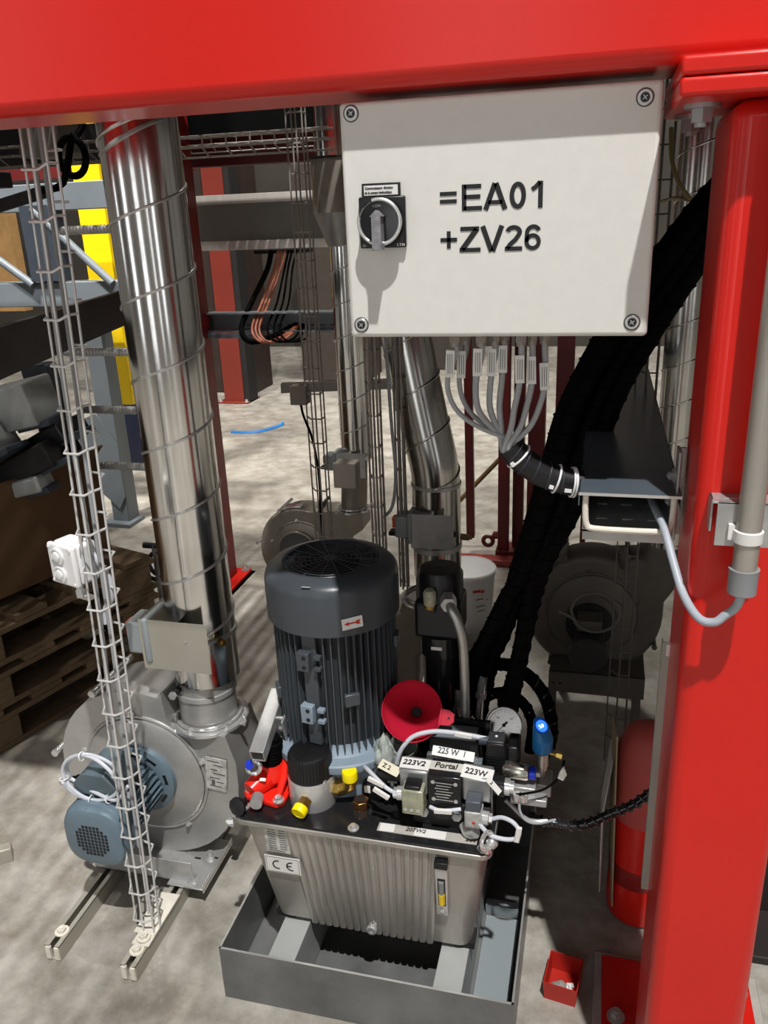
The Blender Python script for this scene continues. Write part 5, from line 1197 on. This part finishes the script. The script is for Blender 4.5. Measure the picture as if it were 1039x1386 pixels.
for i, ((dx, dy), en) in enumerate(zip(offs, ends)):
    pts = []
    for k, c in enumerate(ctr):
        f = 0.85+0.45*max(0, 1-abs(k-3)/4.0)
        if k > 6: f *= 0.8
        pts.append(V(c)+V((dx*f*0.9, dy, dx*f*0.45)))
    pts += [V(e) for e in en]
    hs = thing('hydraulic_hose', 'black hydraulic hose in the thick bundle, ending in its '+('left' if i in (0, 1, 5) else 'middle' if i in (2, 7) else 'right')+' branch above the gauge', 'hose', pts[-1], hg)
    pp_ = smooth(pts, 5)
    obj('hose', MB().tube(pp_, 0.0150, 12), blackrub, hs)
    obj('sheath_wrap', MB().tube(coil_on(pp_, 0.0155, 0.034, 14), 0.0016, 5), blackrub, hs)
for lb, pts, r in (('thick black hose looping over behind the gauge, outer one', [(-0.283, 1.50, 0.49), (-0.25, 1.51, 0.545), (-0.20, 1.515, 0.590), (-0.150, 1.515, 0.600), (-0.100, 1.51, 0.575), (-0.066, 1.50, 0.525), (-0.056, 1.49, 0.455), (-0.075, 1.48, 0.40)], 0.0135),
                   ('thick black hose looping over behind the gauge, inner one', [(-0.250, 1.48, 0.47), (-0.21, 1.485, 0.52), (-0.165, 1.49, 0.548), (-0.120, 1.485, 0.535), (-0.095, 1.475, 0.49), (-0.098, 1.46, 0.43)], 0.0115)):
    hs = thing('hydraulic_hose', lb, 'hose', pts[-1], 'looped hoses behind the gauge')
    pp_ = smooth(pts, 6); obj('hose', MB().tube(pp_, r, 14), blackrub, hs); obj('sheath_wrap', MB().tube(coil_on(pp_, r+0.0006, 0.03, 14), 0.0016, 5), blackgloss, hs)
spp = smooth([(-0.170, 1.33, 0.430), (-0.140, 1.32, 0.425), (-0.108, 1.31, 0.412), (-0.077, 1.30, 0.398), (-0.030, 1.30, 0.392), (0.017, 1.30, 0.399), (0.065, 1.31, 0.424), (0.114, 1.32, 0.452), (0.17, 1.35, 0.50), (0.23, 1.42, 0.56)], 8)
hs = thing('hydraulic_hose', 'glossy black spiral wrapped hose running right from the valves to the post', 'hose', (-0.03, 1.30, 0.39))
obj('hose', MB().tube(spp, 0.0082, 14), blackgloss, hs)
wp = coil_on(spp, 0.0088, 0.0165, 18)
obj('spiral_sleeve', MB().tube(wp, 0.0028, 6), mat('glossy_black_spiral', (0.02, 0.02, 0.022), 0.12, spec=0.8), hs)
tag(obj('cable', MB().tube(smooth([(-0.13, 1.29, 0.440), (-0.115, 1.285, 0.43), (-0.09, 1.28, 0.41), (-0.07, 1.283, 0.405), (-0.05, 1.288, 0.405)], 4), 0.0045, 8), mat('clear_sheath', (0.45, 0.45, 0.45), 0.2, 0.3)), 'short silvery sleeve beside the start of the spiral hose', 'cable')

# ================================================================ background frame and racks
def col(label, x0, x1, y0, y1, z1, m, base=None, name='steel_column'):
    t = thing(name, label, 'column', ((x0+x1)/2, (y0+y1)/2, 0))
    w = x1-x0; tf = 0.010
    # H section: web across, flanges front and back
    obj('column_body', MB().box(x0, x1, y0, y0+tf, 0.012, z1).box(x0, x1, y1-tf, y1, 0.012, z1).box((x0+x1)/2-0.004, (x0+x1)/2+0.004, y0, y1, 0.012, z1), m, t)
    if base:
        e = base
        obj('base_plate', MB().box(x0-e, x1+e, y0-e, y1+e, 0.0, 0.014), red if m is darkred else m, t, bevel=0.002)
        for sx_ in (x0-e*0.6, x1+e*0.6):
            for sy_ in (y0-e*0.6, y1+e*0.6): bolt(t, (sx_, sy_, 0.014), ZD, 0.012, 0.02, chrome, 'anchor_bolt')
    return t
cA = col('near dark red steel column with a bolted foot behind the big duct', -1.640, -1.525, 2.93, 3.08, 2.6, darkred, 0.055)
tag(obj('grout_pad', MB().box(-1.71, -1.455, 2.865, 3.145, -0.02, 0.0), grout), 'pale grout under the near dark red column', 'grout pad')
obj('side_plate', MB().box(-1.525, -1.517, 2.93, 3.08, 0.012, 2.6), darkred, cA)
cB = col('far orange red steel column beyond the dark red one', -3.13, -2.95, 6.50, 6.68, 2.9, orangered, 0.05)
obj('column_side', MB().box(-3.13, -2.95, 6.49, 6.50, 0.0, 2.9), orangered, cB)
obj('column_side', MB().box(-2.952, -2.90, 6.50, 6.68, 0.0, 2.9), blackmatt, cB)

# two horizontal bars with a panel between
for lb, z in (('upper pale horizontal bar between the column and the thin duct', 1.578), ('lower pale horizontal bar between the column and the thin duct', 1.400)):
    tag(obj('cross_bar', MB().box(-1.74, -1.02, 3.28, 3.31, z-0.018, z+0.018), alubar, bevel=0.002), lb, 'bar', 'pale bars behind the near red column')
pn = thing('panel_box', 'dark grey sheet panel held between the two pale bars', 'panel', (-1.40, 3.36, 1.40))
obj('panel', MB().box(-1.64, -1.05, 3.33, 3.42, 1.405, 1.590), panelgrey, pn, bevel=0.003)
obj('plinth', MB().box(-1.40, -1.17, 3.32, 3.40, 1.362, 1.376), black, pn)
# bundle of wires hanging from it
wl = ['black corrugated', 'salmon', 'salmon', 'salmon', 'thin dark', 'thin dark', 'thin dark']
for i, (x0_, bx, m, r) in enumerate(((-1.315, -1.36, blackrub, 0.011), (-1.285, -1.315, copperwire, 0.005), (-1.27, -1.30, copperwire, 0.005), (-1.255, -1.285, copperwire, 0.0045), (-1.24, -1.25, blackrub, 0.0045), (-1.225, -1.225, blackrub, 0.0045), (-1.205, -1.20, blackrub, 0.004))):
    pts = [(x0_, 3.30, 1.372), (x0_-0.01, 3.26, 1.30), (bx, 3.15, 1.18), (bx+0.005, 3.02, 1.10), (bx+0.05, 2.98, 1.055), (bx+0.11, 3.02, 1.06), (-1.16+0.005*i, 3.12, 1.10)]
    tag(obj('hanging_cable', MB().tube(smooth(pts, 5), r, 8), m), ['black corrugated conduit hanging leftmost below the dark panel', 'salmon wire below the dark panel, left of three', 'salmon wire below the dark panel, middle of three', 'salmon wire below the dark panel, right of three', 'thin dark wire below the panel beside the salmon wires', 'thin dark wire below the panel, second from the right', 'thin dark wire below the panel, rightmost'][i], 'cable', 'cables hanging below the dark panel')
br = thing('channel_beam', 'grey slotted channel beam running right from the near red column', 'beam', (-1.28, 3.12, 1.07))
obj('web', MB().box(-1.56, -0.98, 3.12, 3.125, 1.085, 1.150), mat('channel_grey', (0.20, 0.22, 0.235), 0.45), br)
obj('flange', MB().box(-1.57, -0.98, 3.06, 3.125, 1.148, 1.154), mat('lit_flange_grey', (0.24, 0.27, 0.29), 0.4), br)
obj('flange', MB().box(-1.56, -0.98, 3.06, 3.125, 1.078, 1.084), steelgrey, br)
obj('lower_rail', MB().box(-1.57, -1.30, 3.05, 3.075, 1.056, 1.074), steelgrey, br)
for k in range(9): obj('slot', MB().box(-1.38+k*0.045, -1.358+k*0.045, 3.118, 3.1198, 1.096, 1.100), black, br)
obj('end_cap', MB().box(-1.575, -1.555, 3.04, 3.13, 1.056, 1.175), steeldark, br)
obj('end_clip', MB().box(-1.570, -1.555, 3.04, 3.06, 1.15, 1.172).box(-1.535, -1.52, 3.06, 3.08, 1.15, 1.172), dampergrey, br)

# dark red posts with a foot beam, behind the cables
pg = 'dark red posts behind the tagged cables'
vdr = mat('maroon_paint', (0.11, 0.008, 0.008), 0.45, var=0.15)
def slant(label, p0, p1, w, m=vdr):
    t = thing('steel_post', label, 'post', (p0[0], p0[1], p0[2]), pg)
    d = (V(p1)-V(p0)); L_ = d.length
    obj('post_body', MB().obox((V(p0)+V(p1))/2, (w, L_, w), (1, 0, 0), d), m, t, bevel=0.003)
    return t
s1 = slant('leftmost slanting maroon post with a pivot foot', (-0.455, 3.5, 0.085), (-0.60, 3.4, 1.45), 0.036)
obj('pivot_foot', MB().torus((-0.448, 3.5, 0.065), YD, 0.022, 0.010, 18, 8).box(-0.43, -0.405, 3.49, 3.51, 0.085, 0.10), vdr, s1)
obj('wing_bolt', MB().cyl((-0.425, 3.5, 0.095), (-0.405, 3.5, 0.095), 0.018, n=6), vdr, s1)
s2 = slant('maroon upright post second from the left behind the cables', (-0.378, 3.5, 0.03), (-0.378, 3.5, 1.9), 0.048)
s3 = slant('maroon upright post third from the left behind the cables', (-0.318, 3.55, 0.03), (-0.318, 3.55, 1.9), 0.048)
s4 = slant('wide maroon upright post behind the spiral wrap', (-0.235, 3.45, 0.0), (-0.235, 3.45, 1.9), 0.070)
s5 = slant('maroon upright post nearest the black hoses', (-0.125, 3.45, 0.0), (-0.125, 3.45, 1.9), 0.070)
obj('foot_block', MB().box(-0.41, -0.27, 3.46, 3.58, 0.0, 0.035), vdr, s2, bevel=0.003)
tag(obj('foot_beam', MB().box(-0.62, -0.02, 3.36, 3.425, 0.0, 0.03), mat('scuffed_red_beam', (0.30, 0.045, 0.035), 0.4, var=0.35, scale=25), bevel=0.004), 'low red floor beam in front of the maroon posts', 'beam')
tag(obj('brace_rod', MB().cyl((-0.62, 3.55, 0.20), (-0.30, 3.55, 0.56), 0.011, n=10), bronze), 'slanting brown brace rod crossing the maroon posts', 'rod')
sr = slant('thin maroon stand leg at the far right below the tray end', (-0.075, 3.6, 0.03), (0.02, 3.6, 0.60), 0.025)

# bucket
bu = thing('bucket', 'white plastic bucket with a lid and printed side behind the black filter', 'bucket', (-0.435, 2.80, 0))
obj('bucket_body', MB().lathe((-0.435, 2.80, 0), ZD, [(0.085, 0), (0.088, 0.004), (0.102, 0.218), (0.106, 0.222), (0.106, 0.235)], 40), bucketw, bu)
obj('lid', MB().lathe((-0.435, 2.80, 0.235), ZD, [(0.107, -0.006), (0.108, 0.004), (0.104, 0.009), (0.100, 0.006), (0.0, 0.005)], 40), white, bu)
bl = obj('printed_band', MB().lathe((-0.435, 2.80, 0.05), ZD, [(0.0925, 0), (0.1015, 0.150)], 30, a0=math.radians(-100)-math.radians(90), a1=math.radians(-10)-math.radians(90)+math.radians(60)), mat('printed_paper', (0.50, 0.50, 0.49), 0.6), bu)
for k, (a, z, w, m) in enumerate(((-62, 0.185, 0.030, redink), (-48, 0.18, 0.014, redink), (-55, 0.15, 0.03, greyink), (-52, 0.12, 0.034, greyink), (-50, 0.10, 0.028, greyink), (-35, 0.14, 0.006, redink))):
    q = math.radians(a); d = V((math.cos(q), math.sin(q), 0)); R_ = 0.0925+0.009*(z-0.05)/0.155+0.0008
    obj('print_mark', MB().obox(V((-0.435, 2.80, z))+d*R_, (w, 0.0014, 0.010 if m is redink and w > 0.01 else 0.003), (-d.y, d.x, 0), d), m, bu)

# racks at the upper left
tag(obj('yellow_column', MB().box(-2.63, -2.475, 3.98, 4.06, 0.56, 2.3), yellowpaint, bevel=0.003), 'yellow painted column at the left behind the big duct', 'column')
gc_ = thing('rack_column', 'slate grey rack upright standing left of the yellow column', 'column', (-2.37, 3.62, 0))
obj('upright', MB().box(-2.455, -2.36, 3.60, 3.70, 0.0, 1.134), steelgrey, gc_, bevel=0.003)
obj('gusset', MB().prism([(-2.60, 0.55), (-2.46, 0.60), (-2.36, 0.45), (-2.36, 0.16), (-2.40, 0.09), (-2.60, 0.28)], (0, 3.59, 0), XD, ZD, YD, 0.01), steelgrey, gc_)
obj('foot', MB().box(-2.50, -2.33, 3.55, 3.70, 0.0, 0.02), steelgrey, gc_)
g2 = tag(obj('rack_column', MB().box(-2.66, -2.50, 3.55, 3.65, 1.255, 1.60), steeldark, bevel=0.003), 'short dark slate upright between the two grey rack beams', 'column')
tag(obj('rack_beam', MB().box(-3.6, -2.10, 3.58, 3.66, 1.572, 1.692), steelgrey, bevel=0.004), 'upper slate grey rack beam at the left edge', 'beam')
tag(obj('rack_beam', MB().box(-3.6, -2.10, 3.58, 3.70, 1.135, 1.250), steelgrey, bevel=0.004), 'lower slate grey rack beam at the left edge', 'beam')
bx = tag(obj('shelf_beam', MB().obox((-1.47, 2.05, 1.226), (1.56, 0.02, 0.116), (-0.24, 0.94, 0), (0.94, 0.24, 0)), browndark, bevel=0.002), 'wide dark brown steel beam slanting across the left edge', 'beam')
tag(obj('rack_rod', MB().cyl((-2.597, 3.562, 1.584), (-2.23, 3.562, 1.24), 0.019, n=12), steelgrey), 'diagonal grey brace rod in front of the yellow column', 'rod')
tag(obj('rack_rod', MB().cyl((-3.16, 3.562, 1.60), (-2.66, 3.562, 1.24), 0.019, n=12), steelgrey), 'diagonal grey brace rod at the left edge', 'rod')
rg_ = 'ribbed horizontal rods between the white tray and the big duct'
for i, (x, z, lb) in enumerate(((-1.66, 1.488, 'top ribbed steel rod across the yellow column'), (-1.72, 1.108, 'second ribbed steel rod across the yellow column'), (-1.69, 0.914, 'third ribbed steel rod at the foot of the yellow column'), (-1.67, 0.717, 'lowest ribbed steel rod above the pallet'))):
    t = thing('threaded_rod', lb, 'rod', (x+0.15, 2.4, z), rg_)
    obj('rod', MB().cyl((x, 2.4, z), (-1.42, 2.4, z), 0.0125, n=14), alubar, t)
    obj('thread', MB().tube(coil_on([(x, 2.4, z), ((x-1.42)/2, 2.4, z), (-1.42, 2.4, z)], 0.0125, 0.012, 10), 0.0022, 5), mat('rod_thread', (0.45, 0.50, 0.54), 0.4, 0.3), t)
tag(obj('ladder_rail', MB().box(-1.44, -1.41, 2.41, 2.44, 0.66, 1.96), steeldark), 'dark upright holding the ribbed rods behind the big duct', 'column')
tag(obj('blue_drum', MB().lathe((-2.95, 4.9, 0.0), ZD, [(0.24, 0), (0.25, 0.02), (0.25, 0.9), (0.24, 0.93), (0, 0.93)], 32), mat('dark_blue_drum', (0.006, 0.010, 0.035), 0.4)), 'dark blue drum standing behind the rack at the left', 'drum')
tag(obj('orange_sheet', MB().box(-4.7, -4.3, 5.6, 5.7, 0.9, 2.1), mat('tan_board', (0.30, 0.17, 0.06), 0.7, var=0.2)), 'tan board standing at the far left edge', 'board')
tag(obj('dark_cabinet', MB().box(-4.2, -3.0, 6.9, 7.3, 0.0, 2.3), mat('dark_brown_cupboard', (0.035, 0.02, 0.015), 0.6, var=0.3), bevel=0.01), 'dark cupboard far behind the yellow column', 'cupboard')
tag(obj('far_cupboard', MB().box(-3.26, -3.09, 7.2, 7.26, 0.0, 2.1), mat('pale_blue_panel', (0.05, 0.08, 0.11), 0.6, var=0.2)), 'pale blue cupboard far behind the orange red column', 'cupboard')
tag(obj('far_box', MB().box(-2.75, -2.1, 7.5, 8.0, 0.0, 1.95), mat('brown_far_panel', (0.055, 0.043, 0.034), 0.7, var=0.2), bevel=0.01), 'brown box shaped machine far behind the hanging cables', 'machine')
tag(obj('far_box', MB().box(-1.95, -1.2, 8.1, 8.6, 0.0, 1.4), mat('brown_far_panel_b', (0.045, 0.036, 0.03), 0.7, var=0.2), bevel=0.01), 'low brown machine at the far wall behind the thin duct', 'machine')
tag(obj('far_low_beam', MB().obox((-2.2, 7.1, 0.04), (1.2, 0.10, 0.08), (1, 0.25, 0), (-0.25, 1, 0)), browndark), 'low dark beam lying on the far floor', 'beam')
tag(obj('equipment_box', MB().box(-1.42, -1.31, 1.95, 2.05, 1.665, 1.76), mat('dim_white_box', (0.13, 0.12, 0.10), 0.6), bevel=0.004), 'dim box hanging behind the red beam at the upper left', 'box')
lp = [V((-1.235+0.036*math.cos(a), 1.88, 1.655+0.042*math.sin(a))) for a in [math.radians(80+20*k) for k in range(19)]]
tag(obj('cable_coil', MB().tube(smooth([(-1.20, 1.92, 1.80), (-1.21, 1.9, 1.72)]+lp+[(-1.27, 1.88, 1.60), (-1.35, 1.9, 1.585)], 3), 0.0085, 10), blackrub), 'black hose coiled in a ring at the upper left', 'hose')
tag(obj('black_fittings', MB().box(-1.62, -1.50, 1.9, 2.0, 1.60, 1.64).obox((-1.45, 1.95, 1.57), (0.16, 0.03, 0.02), (1, 0, 0.2)), blackmatt, bevel=0.004), 'black fittings hanging behind the white tray at the upper left', 'fitting')
tag(obj('red_rear_beam', MB().box(-1.78, -0.95, 3.22, 3.30, 1.700, 1.80), vdr), 'dark red crossbeam above the pale bars', 'beam')
tag(obj('dark_filler_box', MB().box(-1.78, -0.95, 3.12, 3.6, 1.802, 2.06), blackrub), 'black box added as darkness above the horizontal wire trays', 'machine')  # added only to black out the gap under the deck
tag(obj('black_trough', MB().box(-2.1, -1.46, 2.52, 2.62, 1.690, 1.800), blackmatt), 'black trough behind the coiled hose at the upper left', 'trough')
tag(obj('red_rear_beam', MB().box(-4.2, -2.2, 4.4, 4.5, 1.76, 1.95), vdr), 'dark red crossbeam at the upper left behind the white tray', 'beam')

# cardboard box on pallet, machine parts in it
cbx = thing('cardboard_box', 'large brown cardboard box on the pallet at the left edge', 'box', (-2.0, 2.45, 0.135))
O_ = V((-1.60, 2.30, 0.0)); ux = V((-0.30, -0.92, 0)).normalized(); uy = V((-0.92, 0.30, 0)).normalized()
def wall(p, a, L_, z0, z1, th): 
    return MB().obox(p+a*L_/2+V((0, 0, (z0+z1)/2)), (L_, th, z1-z0), a, a.cross(ZD))
obj('side_panel', wall(O_, ux, 1.15, 0.44, 0.79, 0.008), cardboard, cbx)
obj('side_panel', wall(O_, uy, 0.85, 0.44, 0.79, 0.008), cardboard, cbx)
obj('side_panel', wall(O_+ux*1.15, uy, 0.85, 0.44, 0.79, 0.008), cardboard, cbx)
obj('side_panel', wall(O_+uy*0.85, ux, 1.15, 0.44, 0.79, 0.008), cardboard, cbx)
obj('bottom_panel', MB().obox(O_+ux*0.575+uy*0.425+V((0, 0, 0.444)), (1.15, 0.85, 0.008), ux, uy), cardboard, cbx)
obj('flap', MB().obox(O_+ux*0.12+V((0.03, 0.02, 0.80)), (0.18, 0.07, 0.006), ux, (0.5, -0.2, 0.5)), cardboard, cbx)
# two stacked pallets carry it
def pallet(label, z0, mw):
    t = thing('pallet', label, 'pallet', O_+ux*0.6+uy*0.45+V((0, 0, z0)), 'stacked wooden pallets')
    P0 = O_-ux*0.10-uy*0.08
    for k in range(7): obj('deck_board', MB().obox(P0+ux*(0.06+k*0.21)+uy*0.50+V((0, 0, z0+0.125)), (0.11, 1.0, 0.02), ux, uy), mw, t, bevel=0.002)
    for k in range(3): obj('stringer', MB().obox(P0+ux*0.66+uy*(0.05+k*0.45)+V((0, 0, z0+0.105)), (1.35, 0.10, 0.018), ux, uy), mw, t, bevel=0.002)
    for k in range(3):
        for j in range(3): obj('block', MB().obox(P0+ux*(0.08+j*0.58)+uy*(0.05+k*0.45)+V((0, 0, z0+0.057)), (0.14, 0.10, 0.078), ux, uy), mw, t, bevel=0.003)
    for k in range(3): obj('bottom_board', MB().obox(P0+ux*0.66+uy*(0.05+k*0.45)+V((0, 0, z0+0.009)), (1.35, 0.10, 0.018), ux, uy), mw, t, bevel=0.002)
    return t
pallet('lower wooden pallet on the floor at the left', 0.0, wood)
pallet('middle wooden pallet of the stack under the cardboard box', 0.1355, wood)
pallet('top wooden pallet directly under the cardboard box', 0.271, wood)
mp = 'dismantled machine parts in the cardboard box'
lgp = mat('pale_parts_grey', (0.34, 0.36, 0.35), 0.4, 0.2, var=0.2)
def heap(label, c, s, ax, m, slots=0):
    t = thing('machine_part', label, 'machine part', c, mp)
    obj('housing', MB().obox(c, s, ax, (0.2, 1, 0.1)), m, t, bevel=0.008, seg=3)
    A = V(ax).normalized(); Bv = V((0.2, 1, 0.1)); N_ = A.cross(Bv).normalized(); Bv = N_.cross(A)
    for k in range(slots):
        obj('slot', MB().obox(V(c)+A*(-s[0]*0.3+k*0.045)-Bv*(s[1]/2+0.001)+N_*(-s[2]*0.1), (0.018, 0.003, s[2]*0.4), A, Bv), labelw, t)
    obj('bracket', MB().obox(V(c)+A*s[0]*0.4-N_*s[2]*0.5, (s[0]*0.4, s[1]*0.8, 0.02), A, Bv), steeldark, t, bevel=0.003)
heap('grey machine housing with three white slots, topmost in the cardboard box', (-1.75, 2.10, 0.985), (0.28, 0.16, 0.13), (1, 0.1, 0.22), lgp, 3)
heap('grey machine housing with white slots at the left edge of the box', (-1.80, 1.98, 0.87), (0.26, 0.14, 0.10), (1, 0.1, 0.55), lgp, 4)
heap('black machine frame lying in the cardboard box', (-1.72, 2.10, 0.80), (0.34, 0.16, 0.08), (1, 0.0, 0.45), blackmatt)
heap('pale grey block sticking out at the box corner', (-1.70, 2.04, 0.755), (0.20, 0.08, 0.05), (1, 0.0, 0.25), lgp)
heap('black ribbed part behind the white tray in the box', (-1.66, 2.15, 0.87), (0.24, 0.14, 0.06), (1, 0.0, 0.5), black)
heap('dark slate bracket standing at the back of the box', (-1.74, 2.30, 0.96), (0.10, 0.06, 0.26), (1, 0.0, 0.05), steeldark)

# small things on the floor
tag(obj('strap', MB().tube(smooth([(-2.63, 5.50, 0.004), (-2.50, 5.50, 0.004), (-2.40, 5.56, 0.004), (-2.33, 5.72, 0.005), (-2.335, 5.80, 0.006)], 6), 0.014, 6), bluestrap), 'bright blue strap lying on the far concrete floor', 'strap')
tag(obj('steel_offcut', MB().obox((-1.42, 1.33, 0.015), (0.11, 0.05, 0.03), (0.8, 0.6, 0)), platewhite, bevel=0.003), 'pale steel offcut on the floor at the left edge', 'offcut')
tag(obj('floor_bracket', MB().box(0.36, 0.60, 1.42, 1.60, 0.0, 0.02).box(0.40, 0.48, 1.55, 1.60, 0.02, 0.60), browndark, bevel=0.003), 'dark machine foot on the floor right of the red post', 'foot')
fa = thing('floor_clamp', 'small dark pipe clamp half hidden behind the big duct', 'clamp', (-1.63, 2.6, 0.0))
obj('clamp_post', MB().cyl((-1.615, 2.6, 0), (-1.615, 2.6, 0.34), 0.012, n=10), galv_dull, fa)
obj('clamp_ring', MB().torus((-1.60, 2.6, 0.26), YD, 0.05, 0.009, 20, 8).cyl((-1.66, 2.6, 0.335), (-1.59, 2.6, 0.335), 0.012, n=10).cyl((-1.66, 2.6, 0.20), (-1.59, 2.6, 0.18), 0.009, n=10), steeldark, fa)
# cables and dark pipes behind the cabinet, upper right
dkc = mat('dusty_dark_cable', (0.06, 0.055, 0.045), 0.5)
for lb, pts, r in (('olive cable arching in the dark above the hoses at the right', [(0.105, 1.65, 1.62), (0.11, 1.62, 1.56), (0.135, 1.6, 1.51), (0.18, 1.6, 1.48), (0.215, 1.6, 1.49)], 0.004),
                   ('lower olive cable in the dark above the hoses at the right', [(0.10, 1.718, 1.50), (0.125, 1.64, 1.505), (0.16, 1.6, 1.49), (0.19, 1.58, 1.46)], 0.003)):
    tag(obj('cable', MB().tube(smooth(pts, 6), r, 8), mat('olive_cable', (0.22, 0.19, 0.08), 0.5)), lb, 'cable')
